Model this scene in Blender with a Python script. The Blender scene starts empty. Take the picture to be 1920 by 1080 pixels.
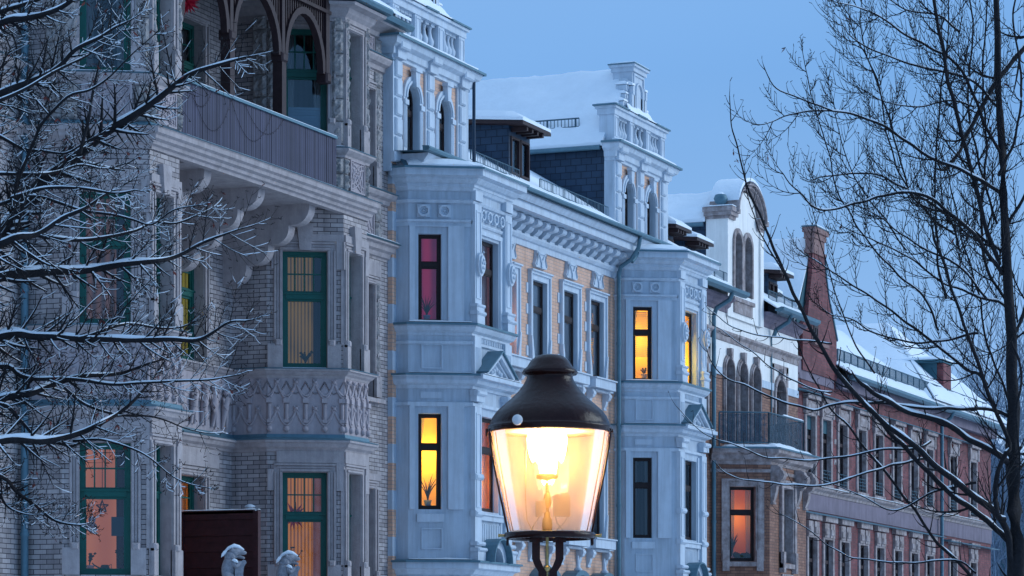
import bpy, math, random
from mathutils import Vector, noise
R=math.radians
# ---------------------------------------------------------------- camera, sky, light, exposure
sc=bpy.context.scene; COL=sc.collection
F=5700.0; PH=math.atan(2340/F); HY=1291.0; CZ=2.2
SN,CS=math.sin(PH),math.cos(PH)
cd=bpy.data.cameras.new('camera'); cam=bpy.data.objects.new('camera',cd); COL.objects.link(cam)
cam.location=(0,0,CZ); cam.rotation_euler=(R(90),0,PH-R(90))
cd.sensor_width=36; cd.lens=36*F/1920; cd.shift_y=(HY-540)/1920; cd.clip_start=.1; cd.clip_end=3000
sc.camera=cam
sc.view_settings.view_transform='Standard'; sc.view_settings.look='None'
sc.view_settings.exposure=0; sc.view_settings.gamma=1
w=bpy.data.worlds.new('World'); sc.world=w; w.use_nodes=True
nt=w.node_tree; nt.nodes.clear(); N=nt.nodes.new; L=nt.links.new
tc=N('ShaderNodeTexCoord'); sp=N('ShaderNodeSeparateXYZ'); L(tc.outputs['Generated'],sp.inputs[0])
rp=N('ShaderNodeValToRGB'); L(sp.outputs['Z'],rp.inputs[0]); e=rp.color_ramp.elements
e[0].position=0; e[0].color=(.27,.42,.76,1); e[1].position=1; e[1].color=(.56,.88,1.32,1)
for p,c in ((.08,(.25,.46,.82,1)),(.14,(.21,.44,.82,1)),(.20,(.155,.39,.80,1)),(.40,(.28,.52,.90,1))):
    x=e.new(p); x.color=c
# the sky is a little paler towards the left of the street and more violet behind the viewer
dt=N('ShaderNodeVectorMath'); dt.operation='DOT_PRODUCT'; dt.inputs[1].default_value=(-.55,.83,0); L(tc.outputs['Generated'],dt.inputs[0])
mr=N('ShaderNodeMapRange'); mr.inputs[1].default_value=-.6; mr.inputs[2].default_value=.2; mr.inputs[3].default_value=0; mr.inputs[4].default_value=.42; L(dt.outputs['Value'],mr.inputs[0])
mx=N('ShaderNodeMix'); mx.data_type='RGBA'; L(mr.outputs[0],mx.inputs[0]); L(rp.outputs[0],mx.inputs[6]); mx.inputs[7].default_value=(.36,.54,.84,1)
d2=N('ShaderNodeVectorMath'); d2.operation='DOT_PRODUCT'; d2.inputs[1].default_value=(-.3,-.95,0); L(tc.outputs['Generated'],d2.inputs[0])
m2=N('ShaderNodeMapRange'); m2.inputs[1].default_value=-.1; m2.inputs[2].default_value=.9; L(d2.outputs['Value'],m2.inputs[0])
mx2=N('ShaderNodeMix'); mx2.data_type='RGBA'; L(m2.outputs[0],mx2.inputs[0]); L(mx.outputs[2],mx2.inputs[6]); mx2.inputs[7].default_value=(.11,.33,.70,1)
sky=N('ShaderNodeTexSky'); sky.sky_type='NISHITA'; sky.sun_disc=False; sky.sun_elevation=R(8); sky.sun_rotation=R(200)
b1=N('ShaderNodeBackground'); b1.inputs[1].default_value=1.0; 
cn=N('ShaderNodeTexNoise'); cn.inputs['Scale'].default_value=2.2; cn.inputs['Detail'].default_value=4
cm=N('ShaderNodeMapping'); cm.inputs['Scale'].default_value=(1,1,4.5); L(tc.outputs['Generated'],cm.inputs[0]); L(cm.outputs[0],cn.inputs[0])
cr_=N('ShaderNodeMapRange'); cr_.inputs[1].default_value=.3; cr_.inputs[2].default_value=.7; cr_.inputs[3].default_value=.955; cr_.inputs[4].default_value=1.045; L(cn.outputs['Fac'],cr_.inputs[0])
cs_=N('ShaderNodeVectorMath'); cs_.operation='SCALE'; L(mx2.outputs[2],cs_.inputs[0]); L(cr_.outputs[0],cs_.inputs['Scale']); L(cs_.outputs[0],b1.inputs[0])
b2=N('ShaderNodeBackground'); b2.inputs[1].default_value=.004; L(sky.outputs[0],b2.inputs[0])
ad=N('ShaderNodeAddShader'); L(b1.outputs[0],ad.inputs[0]); L(b2.outputs[0],ad.inputs[1])
wo=N('ShaderNodeOutputWorld'); L(ad.outputs[0],wo.inputs[0])
sl=bpy.data.lights.new('soft_dusk_light','SUN'); sl.energy=1.8; sl.angle=R(40); sl.color=(.82,.93,1)
so=bpy.data.objects.new('soft_dusk_light',sl); COL.objects.link(so)
so.rotation_euler=Vector((.50,-.78,.38)).to_track_quat('Z','Y').to_euler()

def XH(px,Y):
    u=(px-960)/F; return Y*(CS+u*SN)/(SN-u*CS)
def ZH(py,X,Y): return CZ+(HY-py)/F*(X*CS+Y*SN)
AX=Vector((CS,SN,0)); RT=Vector((SN,-CS,0)); UP=Vector((0,0,1))
def far(px,py,d): return Vector((0,0,CZ))+AX*d+RT*((px-960)/F*d)+UP*((HY-py)/F*d)

# ---------------------------------------------------------------- materials
MT={}
def mat(name,col,rough=.8,metal=0,noise=.0,nscale=3.0,bump=0,bscale=20,emit=None,est=1,col2=None,spec=.3,coord='Object'):
    m=bpy.data.materials.new(name); m.use_nodes=True; t=m.node_tree; b=t.nodes['Principled BSDF']
    b.inputs['Roughness'].default_value=rough; b.inputs['Metallic'].default_value=metal
    b.inputs['Specular IOR Level'].default_value=spec
    b.inputs['Base Color'].default_value=(*col,1)
    co=t.nodes.new('ShaderNodeTexCoord')
    if noise or col2:
        n=t.nodes.new('ShaderNodeTexNoise'); n.inputs['Scale'].default_value=nscale; n.inputs['Detail'].default_value=6; n.inputs['Roughness'].default_value=.65
        t.links.new(co.outputs[coord],n.inputs['Vector'])
        r=t.nodes.new('ShaderNodeValToRGB'); r.color_ramp.elements[0].position=.3; r.color_ramp.elements[1].position=.72
        c2=col2 or tuple(min(1,c*(1+noise)) for c in col)
        c1=col if col2 else tuple(c*(1-noise) for c in col)
        r.color_ramp.elements[0].color=(*c1,1); r.color_ramp.elements[1].color=(*c2,1)
        t.links.new(n.outputs['Fac'],r.inputs[0]); t.links.new(r.outputs[0],b.inputs['Base Color'])
    if bump:
        n=t.nodes.new('ShaderNodeTexNoise'); n.inputs['Scale'].default_value=bscale; n.inputs['Detail'].default_value=4
        t.links.new(co.outputs[coord],n.inputs['Vector'])
        q=t.nodes.new('ShaderNodeBump'); q.inputs['Strength'].default_value=bump; q.inputs['Distance'].default_value=.03
        t.links.new(n.outputs['Fac'],q.inputs['Height']); t.links.new(q.outputs[0],b.inputs['Normal'])
    if emit:
        b.inputs['Emission Color'].default_value=(*emit,1); b.inputs['Emission Strength'].default_value=est
    MT[name]=m; return m
def brick(name,c1,c2,mortar,bw=.24,bh=.075,ms=.006,stain=.25,rough=.7,bump=.4,offset=.5):
    m=bpy.data.materials.new(name); m.use_nodes=True; t=m.node_tree; b=t.nodes['Principled BSDF']
    b.inputs['Roughness'].default_value=rough; b.inputs['Specular IOR Level'].default_value=.3
    uv=t.nodes.new('ShaderNodeUVMap'); k=t.nodes.new('ShaderNodeTexBrick'); k.offset=offset
    k.inputs['Scale'].default_value=1; k.inputs['Brick Width'].default_value=bw; k.inputs['Row Height'].default_value=bh
    k.inputs['Mortar Size'].default_value=ms; k.inputs['Mortar Smooth'].default_value=.2; k.inputs['Bias'].default_value=0
    k.inputs['Color1'].default_value=(*c1,1); k.inputs['Color2'].default_value=(*c2,1); k.inputs['Mortar'].default_value=(*mortar,1)
    t.links.new(uv.outputs[0],k.inputs['Vector'])
    n=t.nodes.new('ShaderNodeTexNoise'); n.inputs['Scale'].default_value=1.3; n.inputs['Detail'].default_value=8; n.inputs['Roughness'].default_value=.7
    t.links.new(uv.outputs[0],n.inputs['Vector'])
    mp=t.nodes.new('ShaderNodeMapRange'); mp.inputs[1].default_value=.3; mp.inputs[2].default_value=.7; mp.inputs[3].default_value=1-stain; mp.inputs[4].default_value=1+stain*.5
    t.links.new(n.outputs['Fac'],mp.inputs[0])
    x=t.nodes.new('ShaderNodeVectorMath'); x.operation='SCALE'; t.links.new(k.outputs['Color'],x.inputs[0]); t.links.new(mp.outputs[0],x.inputs['Scale'])
    t.links.new(x.outputs[0],b.inputs['Base Color'])
    q=t.nodes.new('ShaderNodeBump'); q.inputs['Strength'].default_value=bump; q.inputs['Distance'].default_value=.01; q.invert=True
    t.links.new(k.outputs['Fac'],q.inputs['Height']); t.links.new(q.outputs[0],b.inputs['Normal'])
    MT[name]=m; return m
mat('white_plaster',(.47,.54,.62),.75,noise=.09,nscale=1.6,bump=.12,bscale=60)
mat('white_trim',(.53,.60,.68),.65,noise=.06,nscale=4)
mat('cream_plaster',(.90,.86,.82),.8,noise=.07,nscale=1.2,bump=.1,bscale=50)
mat('sandstone',(.41,.355,.355),.85,noise=.16,nscale=5,bump=.25,bscale=30)
mat('stone_relief',(.43,.365,.38),.85,noise=.12,nscale=6,bump=.15,bscale=40)
mat('rustic_stone',(.33,.30,.29),.95,noise=.35,nscale=9,bump=1.0,bscale=16)
mat('weathered_stone',(.20,.15,.14),.9,col2=(.52,.45,.45),nscale=5,bump=.3,bscale=25)
mat('zinc',(.10,.19,.24),.45,metal=.3,noise=.15,nscale=6)
mat('green_paint',(.010,.105,.085),.4,noise=.1,nscale=8)
mat('dark_wood',(.018,.008,.008),.45,noise=.3,nscale=12)
mat('screen_wood',(.050,.014,.018),.6,noise=.3,nscale=9)
mat('brown_wood',(.035,.018,.02),.6,noise=.3,nscale=9)
mat('slate',(.018,.04,.07),.6)
mat('snow',(.84,.88,.93),.7,bump=.45,bscale=9,noise=.03)
mat('bark',(.013,.012,.015),.9,noise=.4,nscale=20,bump=.5,bscale=40)
mat('leaf',(.13,.03,.025),.8,noise=.4,nscale=20)
mat('iron',(.022,.006,.005),.24,noise=.25,nscale=12,spec=.2,bump=.12,bscale=40)
mat('blue_iron',(.05,.11,.15),.5,noise=.2,nscale=8)
mat('lilac_plaster',(.22,.18,.22),.85,noise=.15,nscale=2)
mat('pot',(.3,.5,.6),.6)
mat('plant_green',(.03,.05,.02),.7)
mat('white_stone',(.62,.62,.64),.8,noise=.15,nscale=12,bump=.3,bscale=30)
mat('red_paper',(.55,.01,.04),.7)
mat('brass',(.45,.33,.14),.4,metal=.7,noise=.15)
mat('grey_metal',(.5,.48,.42),.5,metal=.3)
mat('asphalt',(.05,.05,.055),.9,noise=.2,nscale=1)
mat('far_plaster',(.45,.5,.55),.9)
mat('teal_wall',(.04,.11,.14),.8)
mat('frost_twig',(.16,.22,.30),.9)
brick('buff_brick',(.33,.285,.285),(.55,.48,.47),(.07,.06,.07),.235,.078,.0065,.2)
brick('dark_buff_brick',(.36,.31,.33),(.50,.45,.46),(.12,.11,.12),.235,.078,.0055,.2)
brick('peach_brick',(.66,.38,.26),(.75,.46,.33),(.40,.31,.29),.235,.076,.006,.10)
brick('orange_brick',(.24,.11,.075),(.36,.18,.12),(.10,.06,.06),.235,.076,.006,.22)
brick('red_brick',(.17,.042,.046),(.28,.078,.078),(.12,.08,.09),.24,.077,.006,.45)
brick('slate_tiles',(.014,.036,.07),(.024,.052,.095),(.006,.014,.03),.26,.16,.008,.3,.55,.8)
mat('cap_stone',(.22,.11,.10),.9,col2=(.34,.22,.20),nscale=6,bump=.3,bscale=30)
brick('board',(.042,.040,.072),(.064,.062,.108),(.008,.006,.010),9.0,.085,.006,.25,.6,.6,0)
def rotuv(m):
    t=m.node_tree; k=[n for n in t.nodes if n.type=='TEX_BRICK'][0]; uv=[n for n in t.nodes if n.type=='UVMAP'][0]
    v=t.nodes.new('ShaderNodeMapping'); v.inputs['Rotation'].default_value=(0,0,R(90)); t.links.new(uv.outputs[0],v.inputs[0]); t.links.new(v.outputs[0],k.inputs['Vector'])
rotuv(MT['board'])
def glass(name,tint,rough=.02,glow_scatter=0.0,ior=1.6,glow_col=(.9,.6,.35)):
    m=bpy.data.materials.new(name); m.use_nodes=True; t=m.node_tree; t.nodes.clear(); n=t.nodes.new
    tr=n('ShaderNodeBsdfTransparent'); tr.inputs[0].default_value=(*tint,1)
    g=n('ShaderNodeBsdfGlossy'); g.inputs['Roughness'].default_value=rough
    fr=n('ShaderNodeFresnel'); fr.inputs[0].default_value=ior
    mx=n('ShaderNodeMixShader'); t.links.new(fr.outputs[0],mx.inputs[0]); t.links.new(tr.outputs[0],mx.inputs[1]); t.links.new(g.outputs[0],mx.inputs[2])
    o=n('ShaderNodeOutputMaterial'); last=mx
    if glow_scatter:  # translucent share added so the glass itself glows, standing in for bloom
        tl=n('ShaderNodeBsdfTranslucent'); tl.inputs[0].default_value=(*glow_col,1)
        co=n('ShaderNodeTexCoord'); mp=n('ShaderNodeMapping'); mp.inputs['Scale'].default_value=(3,3,.6); t.links.new(co.outputs['Object'],mp.inputs[0])
        no=n('ShaderNodeTexNoise'); no.inputs['Scale'].default_value=7; no.inputs['Detail'].default_value=6; t.links.new(mp.outputs[0],no.inputs['Vector'])
        mr=n('ShaderNodeMapRange'); mr.inputs[1].default_value=.3; mr.inputs[2].default_value=.75; mr.inputs[3].default_value=glow_scatter*.6; mr.inputs[4].default_value=glow_scatter*1.5; t.links.new(no.outputs['Fac'],mr.inputs[0])
        m3=n('ShaderNodeMixShader'); t.links.new(mr.outputs[0],m3.inputs[0]); t.links.new(mx.outputs[0],m3.inputs[1]); t.links.new(tl.outputs[0],m3.inputs[2]); last=m3
    t.links.new(last.outputs[0],o.inputs[0]); MT[name]=m; return m
def streaks(name,amt=.22,sc=2.2):
    m=MT[name]; t=m.node_tree; b=t.nodes['Principled BSDF']; co=t.nodes.new('ShaderNodeTexCoord'); mp=t.nodes.new('ShaderNodeMapping'); mp.inputs['Scale'].default_value=(sc*2.2,sc*2.2,sc*.16)
    t.links.new(co.outputs['Object'],mp.inputs[0]); n=t.nodes.new('ShaderNodeTexNoise'); n.inputs['Scale'].default_value=1.4; n.inputs['Detail'].default_value=9; n.inputs['Roughness'].default_value=.72; t.links.new(mp.outputs[0],n.inputs[0])
    r=t.nodes.new('ShaderNodeMapRange'); r.inputs[1].default_value=.42; r.inputs[2].default_value=.70; r.inputs[3].default_value=1.03; r.inputs[4].default_value=1-amt; t.links.new(n.outputs['Fac'],r.inputs[0])
    v=t.nodes.new('ShaderNodeVectorMath'); v.operation='SCALE'; lk=b.inputs['Base Color'].links
    t.links.new(lk[0].from_socket,v.inputs[0]); t.links.new(r.outputs[0],v.inputs['Scale']); t.links.new(v.outputs[0],b.inputs['Base Color'])
for k,a_ in (('white_plaster',.26),('white_trim',.20),('cream_plaster',.16),('sandstone',.22),('stone_relief',.22),('lilac_plaster',.3),('buff_brick',.28),('peach_brick',.18),('orange_brick',.35),('red_brick',.4),('weathered_stone',.3)): streaks(k,a_)
glass('window_glass',(.86,.9,.95),ior=2.0)
glass('lantern_glass',(.98,.95,.9),.05,.12,1.3)
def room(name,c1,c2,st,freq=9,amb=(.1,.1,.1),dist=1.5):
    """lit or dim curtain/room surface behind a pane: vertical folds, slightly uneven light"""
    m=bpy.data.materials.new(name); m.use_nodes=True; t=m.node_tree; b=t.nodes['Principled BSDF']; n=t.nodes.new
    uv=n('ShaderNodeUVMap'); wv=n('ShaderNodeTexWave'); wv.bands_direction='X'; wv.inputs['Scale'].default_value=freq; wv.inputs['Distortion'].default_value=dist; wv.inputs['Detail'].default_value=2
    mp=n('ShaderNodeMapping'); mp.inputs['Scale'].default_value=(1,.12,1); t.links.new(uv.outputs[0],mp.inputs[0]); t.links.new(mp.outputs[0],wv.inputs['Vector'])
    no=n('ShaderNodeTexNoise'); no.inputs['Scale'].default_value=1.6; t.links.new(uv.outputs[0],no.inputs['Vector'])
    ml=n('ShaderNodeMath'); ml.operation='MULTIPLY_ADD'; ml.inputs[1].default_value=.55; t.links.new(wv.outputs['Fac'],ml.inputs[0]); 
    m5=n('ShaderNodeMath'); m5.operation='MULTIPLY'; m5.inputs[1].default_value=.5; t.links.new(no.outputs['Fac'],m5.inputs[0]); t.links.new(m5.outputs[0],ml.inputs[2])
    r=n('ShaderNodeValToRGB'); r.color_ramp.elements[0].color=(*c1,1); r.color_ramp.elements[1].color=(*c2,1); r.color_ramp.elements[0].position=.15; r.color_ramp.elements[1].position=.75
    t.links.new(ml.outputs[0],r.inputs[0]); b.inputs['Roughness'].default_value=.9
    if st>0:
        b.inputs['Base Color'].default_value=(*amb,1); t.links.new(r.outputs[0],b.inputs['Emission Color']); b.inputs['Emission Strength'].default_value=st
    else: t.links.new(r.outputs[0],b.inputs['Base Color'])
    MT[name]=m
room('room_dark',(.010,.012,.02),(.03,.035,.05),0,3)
room('room_net',(.20,.24,.28),(.60,.64,.68),0,5)
room('room_wine',(.04,.002,.03),(.24,.006,.05),.8,1.0)
room('room_rose',(.22,.07,.09),(.42,.17,.17),.28,2)
room('room_salmon',(.42,.12,.06),(.55,.18,.09),.62,.5)
room('room_blind',(.012,.008,.004),(.34,.20,.035),.42,5,dist=.2)
room('room_amber',(.16,.035,.008),(.78,.27,.03),.52,5,dist=.2)
room('room_olive',(.07,.055,.012),(.42,.38,.07),.40,4,dist=.3)
room('room_curtain',(.05,.03,.03),(.34,.15,.09),.24,2.2)
mat('lit_wall',(.85,.62,.30),.9); mat('lit_wall_orange',(.85,.50,.28),.9)
mat('pleated_blind',(.35,.52,.62),.8)
def cloth(name,col):
    m=mat(name,col,.9); t=m.node_tree; b=t.nodes['Principled BSDF']; tl=t.nodes.new('ShaderNodeBsdfTranslucent'); tl.inputs[0].default_value=(*col,1); x=t.nodes.new('ShaderNodeMixShader'); x.inputs[0].default_value=.5
    t.links.new(b.outputs[0],x.inputs[1]); t.links.new(tl.outputs[0],x.inputs[2]); t.links.new(x.outputs[0],t.nodes['Material Output'].inputs[0])
cloth('net_curtain',(.62,.62,.60))
LIT={'room_yellow':('lit_wall',26,(1,.66,.05)),'room_orange':('lit_wall_orange',16,(1,.42,.12)),'room_bright_amber':('lit_wall',5,(1,.42,.06)),'room_curtain_lit':('lit_wall_orange',4.5,(1,.42,.06))}

# ---------------------------------------------------------------- mesh building
class Fr:
    """frame on a wall: u along it, d out of it, z up"""
    def __init__(s,ox,oy,ux=1,uy=0):
        l=math.hypot(ux,uy); s.o=(ox,oy); s.u=(ux/l,uy/l); s.n=(s.u[1],-s.u[0])
    def p(s,u,d,z): return (s.o[0]+s.u[0]*u+s.n[0]*d, s.o[1]+s.u[1]*u+s.n[1]*d, z)
class MB:
    def __init__(s): s.v=[];s.f=[];s.m=[];s.sm=[]
    def add(s,pts,faces,m=0,smooth=False):
        k=len(s.v); s.v+= [tuple(p) for p in pts]
        for f in faces: s.f.append([k+i for i in f]); s.m.append(m); s.sm.append(smooth)
    def quad(s,a,b,c,d,m=0): s.add([a,b,c,d],[(0,1,2,3)],m)
    def box(s,fr,u0,u1,d0,d1,z0,z1,m=0,b=0):
        P=[fr.p(u,d,z) for z in (z0,z1) for d in (d0,d1) for u in (u0,u1)]
        s.add(P,[(0,1,3,2),(4,6,7,5),(0,4,5,1),(2,3,7,6),(0,2,6,4),(1,5,7,3)],m)
    def bbox(s,fr,u0,u1,d0,d1,z0,z1,c=.02,m=0):
        """box whose front face is chamfered"""
        P=[fr.p(u,d0,z) for z in (z0,z1) for u in (u0,u1)]+[fr.p(u,d1-c,z) for z in (z0,z1) for u in (u0,u1)]+[fr.p(u,d1,z) for z in (z0+c,z1-c) for u in (u0+c,u1-c)]
        s.add(P,[(0,1,5,4),(1,3,7,5),(3,2,6,7),(2,0,4,6),(4,5,9,8),(5,7,11,9),(7,6,10,11),(6,4,8,10),(8,9,11,10)],m)
    def prism(s,fr,poly,d0,d1,m=0,smooth=False):
        n=len(poly); P=[fr.p(u,d0,z) for u,z in poly]+[fr.p(u,d1,z) for u,z in poly]
        s.add(P,[tuple(range(n)),tuple(range(2*n-1,n-1,-1))],m); s.add(P,[(i,(i+1)%n,n+(i+1)%n,n+i) for i in range(n)],m,smooth)
    def side(s,fr,poly,u0,u1,m=0):
        """prism across: poly in (d,z), extruded along u"""
        n=len(poly); P=[fr.p(u0,d,z) for d,z in poly]+[fr.p(u1,d,z) for d,z in poly]
        s.add(P,[tuple(range(n)),tuple(range(2*n-1,n-1,-1))]+[(i,(i+1)%n,n+(i+1)%n,n+i) for i in range(n)],m)
    def sweep(s,plan,prof,m=0,cap=True):
        """profile [(out,z)] along a plan polyline with mitred corners"""
        n=len(plan); rows=[]
        nr=[]
        for i in range(n-1):
            dx,dy=plan[i+1][0]-plan[i][0],plan[i+1][1]-plan[i][1]; l=math.hypot(dx,dy); nr.append((dy/l,-dx/l))
        for i in range(n):
            if i==0: mx,my=nr[0]
            elif i==n-1: mx,my=nr[-1]
            else:
                a,b=nr[i-1],nr[i]; k=1+a[0]*b[0]+a[1]*b[1]; mx,my=(a[0]+b[0])/k,(a[1]+b[1])/k
            rows.append([(plan[i][0]+mx*d,plan[i][1]+my*d,z) for d,z in prof])
        q=len(prof); P=[p for r in rows for p in r]
        fs=[(i*q+j,(i+1)*q+j,(i+1)*q+(j+1)%q,i*q+(j+1)%q) for i in range(n-1) for j in range(q)]
        s.add(P,fs,m)
        if cap: s.add(P,[tuple(range(q)),tuple(range((n-1)*q+q-1,(n-1)*q-1,-1))],m)
    def lathe(s,c,prof,n=12,m=0,a0=0,a1=2*math.pi,smooth=True):
        q=len(prof); P=[(c[0]+r*math.cos(a0+(a1-a0)*i/n),c[1]+r*math.sin(a0+(a1-a0)*i/n),c[2]+z) for i in range(n+1) for r,z in prof]
        s.add(P,[(i*q+j,(i+1)*q+j,(i+1)*q+j+1,i*q+j+1) for i in range(n) for j in range(q-1)],m,smooth)
    def tube(s,pts,rad,n=6,m=0,smooth=True,caps=True):
        pts=[Vector(p) for p in pts]; q=len(pts)
        if not isinstance(rad,(list,tuple)): rad=[rad]*q
        P=[]
        for i,p in enumerate(pts):
            t=(pts[min(i+1,q-1)]-pts[max(i-1,0)]); t=t.normalized() if t.length>1e-9 else Vector((0,0,1))
            a=t.cross(Vector((0,0,1))); a=a.normalized() if a.length>.05 else t.cross(Vector((1,0,0))).normalized()
            b=t.cross(a)
            for k in range(n):
                an=2*math.pi*k/n; P.append(p+a*(rad[i]*math.cos(an))+b*(rad[i]*math.sin(an)))
        s.add(P,[(i*n+k,i*n+(k+1)%n,(i+1)*n+(k+1)%n,(i+1)*n+k) for i in range(q-1) for k in range(n)],m,smooth)
        if caps: s.add(P,[tuple(range(n))[::-1],tuple((q-1)*n+k for k in range(n))],m)
    def build(s,name,mats,parent=None):
        if parent is not None and name in SPLIT and 8<len(s.v)<9000:
            cl=s.clusters(SPLIT[name])
            if 1<len(cl)<=98:
                r=None
                for fs in cl:
                    q=MB(); mp={}
                    for f in fs:
                        g=[]
                        for v in s.f[f]:
                            if v not in mp: mp[v]=len(q.v); q.v.append(s.v[v])
                            g.append(mp[v])
                        q.f.append(g); q.m.append(s.m[f]); q.sm.append(s.sm[f])
                    r=q.build0(name,mats,parent)
                return r
        return s.build0(name,mats,parent)
    def clusters(s,gap):
        par=list(range(len(s.v)))
        def fd(x):
            while par[x]!=x: par[x]=par[par[x]]; x=par[x]
            return x
        for f in s.f:
            for v in f[1:]: par[fd(v)]=fd(f[0])
        bb={}
        for i,v in enumerate(s.v):
            r=fd(i); b=bb.get(r)
            if b is None: bb[r]=[list(v),list(v)]
            else:
                for k in range(3): b[0][k]=min(b[0][k],v[k]); b[1][k]=max(b[1][k],v[k])
        K=sorted(bb,key=lambda r:bb[r][0][0]); p2={k:k for k in K}
        def f2_(x):
            while p2[x]!=x: p2[x]=p2[p2[x]]; x=p2[x]
            return x
        for i,a in enumerate(K):
            A=bb[a]
            for b in K[i+1:]:
                B=bb[b]
                if B[0][0]>A[1][0]+gap: break
                if all(B[0][k]<=A[1][k]+gap and A[0][k]<=B[1][k]+gap for k in (1,2)): p2[f2_(b)]=f2_(a)
        out={}
        for fi,f in enumerate(s.f): out.setdefault(f2_(fd(f[0])),[]).append(fi)
        return list(out.values())
    def build0(s,name,mats,parent=None):
        if isinstance(mats,str): mats=[mats]
        me=bpy.data.meshes.new(name); me.from_pydata(s.v,[],s.f); 
        for x in mats: me.materials.append(MT[x])
        me.polygons.foreach_set('material_index',s.m); me.polygons.foreach_set('use_smooth',s.sm)
        me.update(); uv=me.uv_layers.new(name='UVMap').data
        for p in me.polygons:
            n=p.normal
            if abs(n.z)>.85:
                for li in p.loop_indices:
                    c=me.vertices[me.loops[li].vertex_index].co; uv[li].uv=(c.x,c.y)
            else:
                l=math.hypot(n.x,n.y); tx,ty=-n.y/l,n.x/l
                for li in p.loop_indices:
                    c=me.vertices[me.loops[li].vertex_index].co; uv[li].uv=(c.x*tx+c.y*ty,c.z)
        o=bpy.data.objects.new(name,me); COL.objects.link(o)
        if parent is not None: o.parent=parent
        return o
SPLIT={k:.04 for k in ('window_surround','sill','stone_dressing','cornice','flashing','tracery_panel','rusticated_pilaster','snow_cover','gutter','plaster_band','quoin_stone','snow_guard','gable_ornament','bay_ornament','pale_blocks','ledge','blind_colonnade','timber_arcade','roof_box','downpipe','band','post','snow_cap','chimney_cap','upper_gable','window_guard','bracket','hinge')}
ID=Fr(0,0)
def thing(name,label,cat,group=None,loc=None):
    o=bpy.data.objects.new(name,None); COL.objects.link(o); o.empty_display_size=.2
    if loc: o.location=loc
    o['label']=label; o['category']=cat
    if group: o['group']=group
    return o
def tag(o,label,cat,group=None):
    o['label']=label; o['category']=cat
    if group: o['group']=group
    return o
def setting(o): o['kind']='structure'; return o

def arc(a,b,zs,n=10,pt=0):
    """points of an arch from a to b springing at zs (pt>0: pointed/raised)"""
    r=(b-a)/2; c=(a+b)/2
    return [(c-r*math.cos(math.pi*i/n), zs+(r*(1+pt))*math.sin(math.pi*i/n)) for i in range(n+1)]
def wall(mb,fr,u0,u1,z0,z1,ops,rev=.22,m=0,mr=None):
    """front skin with real openings and reveals; op=(a,b,c,d[,arched])"""
    mr=m if mr is None else mr
    us=sorted({u0,u1,*[o[0] for o in ops],*[o[1] for o in ops]}); us=[u for u in us if u0<=u<=u1]
    zs=sorted({z0,z1,*[o[2] for o in ops],*[o[3] for o in ops]}); zs=[z for z in zs if z0<=z<=z1]
    for i in range(len(us)-1):
        for j in range(len(zs)-1):
            cu,cz=(us[i]+us[i+1])/2,(zs[j]+zs[j+1])/2
            if any(o[0]<cu<o[1] and o[2]<cz<o[3] for o in ops): continue
            mb.quad(fr.p(us[i],0,zs[j]),fr.p(us[i+1],0,zs[j]),fr.p(us[i+1],0,zs[j+1]),fr.p(us[i],0,zs[j+1]),m)
    for o in ops:
        a,b,c,d=o[:4]
        if len(o)>4 and o[4]:
            zs_=d-(b-a)/2; A=arc(a,b,zs_)
            for i in range(len(A)-1):
                mb.quad(fr.p(A[i][0],0,A[i][1]),fr.p(A[i+1][0],0,A[i+1][1]),fr.p(A[i+1][0],0,d+.0001),fr.p(A[i][0],0,d+.0001),m)
            out=[(a,c)]+A+[(b,c)]
        else: out=[(a,c),(a,d),(b,d),(b,c)]
        for i in range(len(out)):
            p,q=out[i],out[(i+1)%len(out)]
            mb.quad(fr.p(p[0],0,p[1]),fr.p(q[0],0,q[1]),fr.p(q[0],-rev,q[1]),fr.p(p[0],-rev,p[1]),mr)
def rim(mb,fr,a,b,c,d,t,d0,d1,m=0):
    """rectangular frame"""
    mb.box(fr,a,a+t,d0,d1,c,d,m); mb.box(fr,b-t,b,d0,d1,c,d,m); mb.box(fr,a+t,b-t,d0,d1,c,c+t,m); mb.box(fr,a+t,b-t,d0,d1,d-t,d,m)
def archrim(mb,fr,a,b,c,d,t,d0,d1,m=0,foot=True,n=12):
    """band outside an arched opening"""
    zs=d-(b-a)/2; I=arc(a,b,zs,n); O=arc(a-t,b+t,zs,n)
    for i in range(n):
        mb.prism(fr,[I[i],I[i+1],O[i+1],O[i]],d0,d1,m)
    if foot:
        mb.box(fr,a-t,a,d0,d1,c,zs,m); mb.box(fr,b,b+t,d0,d1,c,zs,m)
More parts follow.
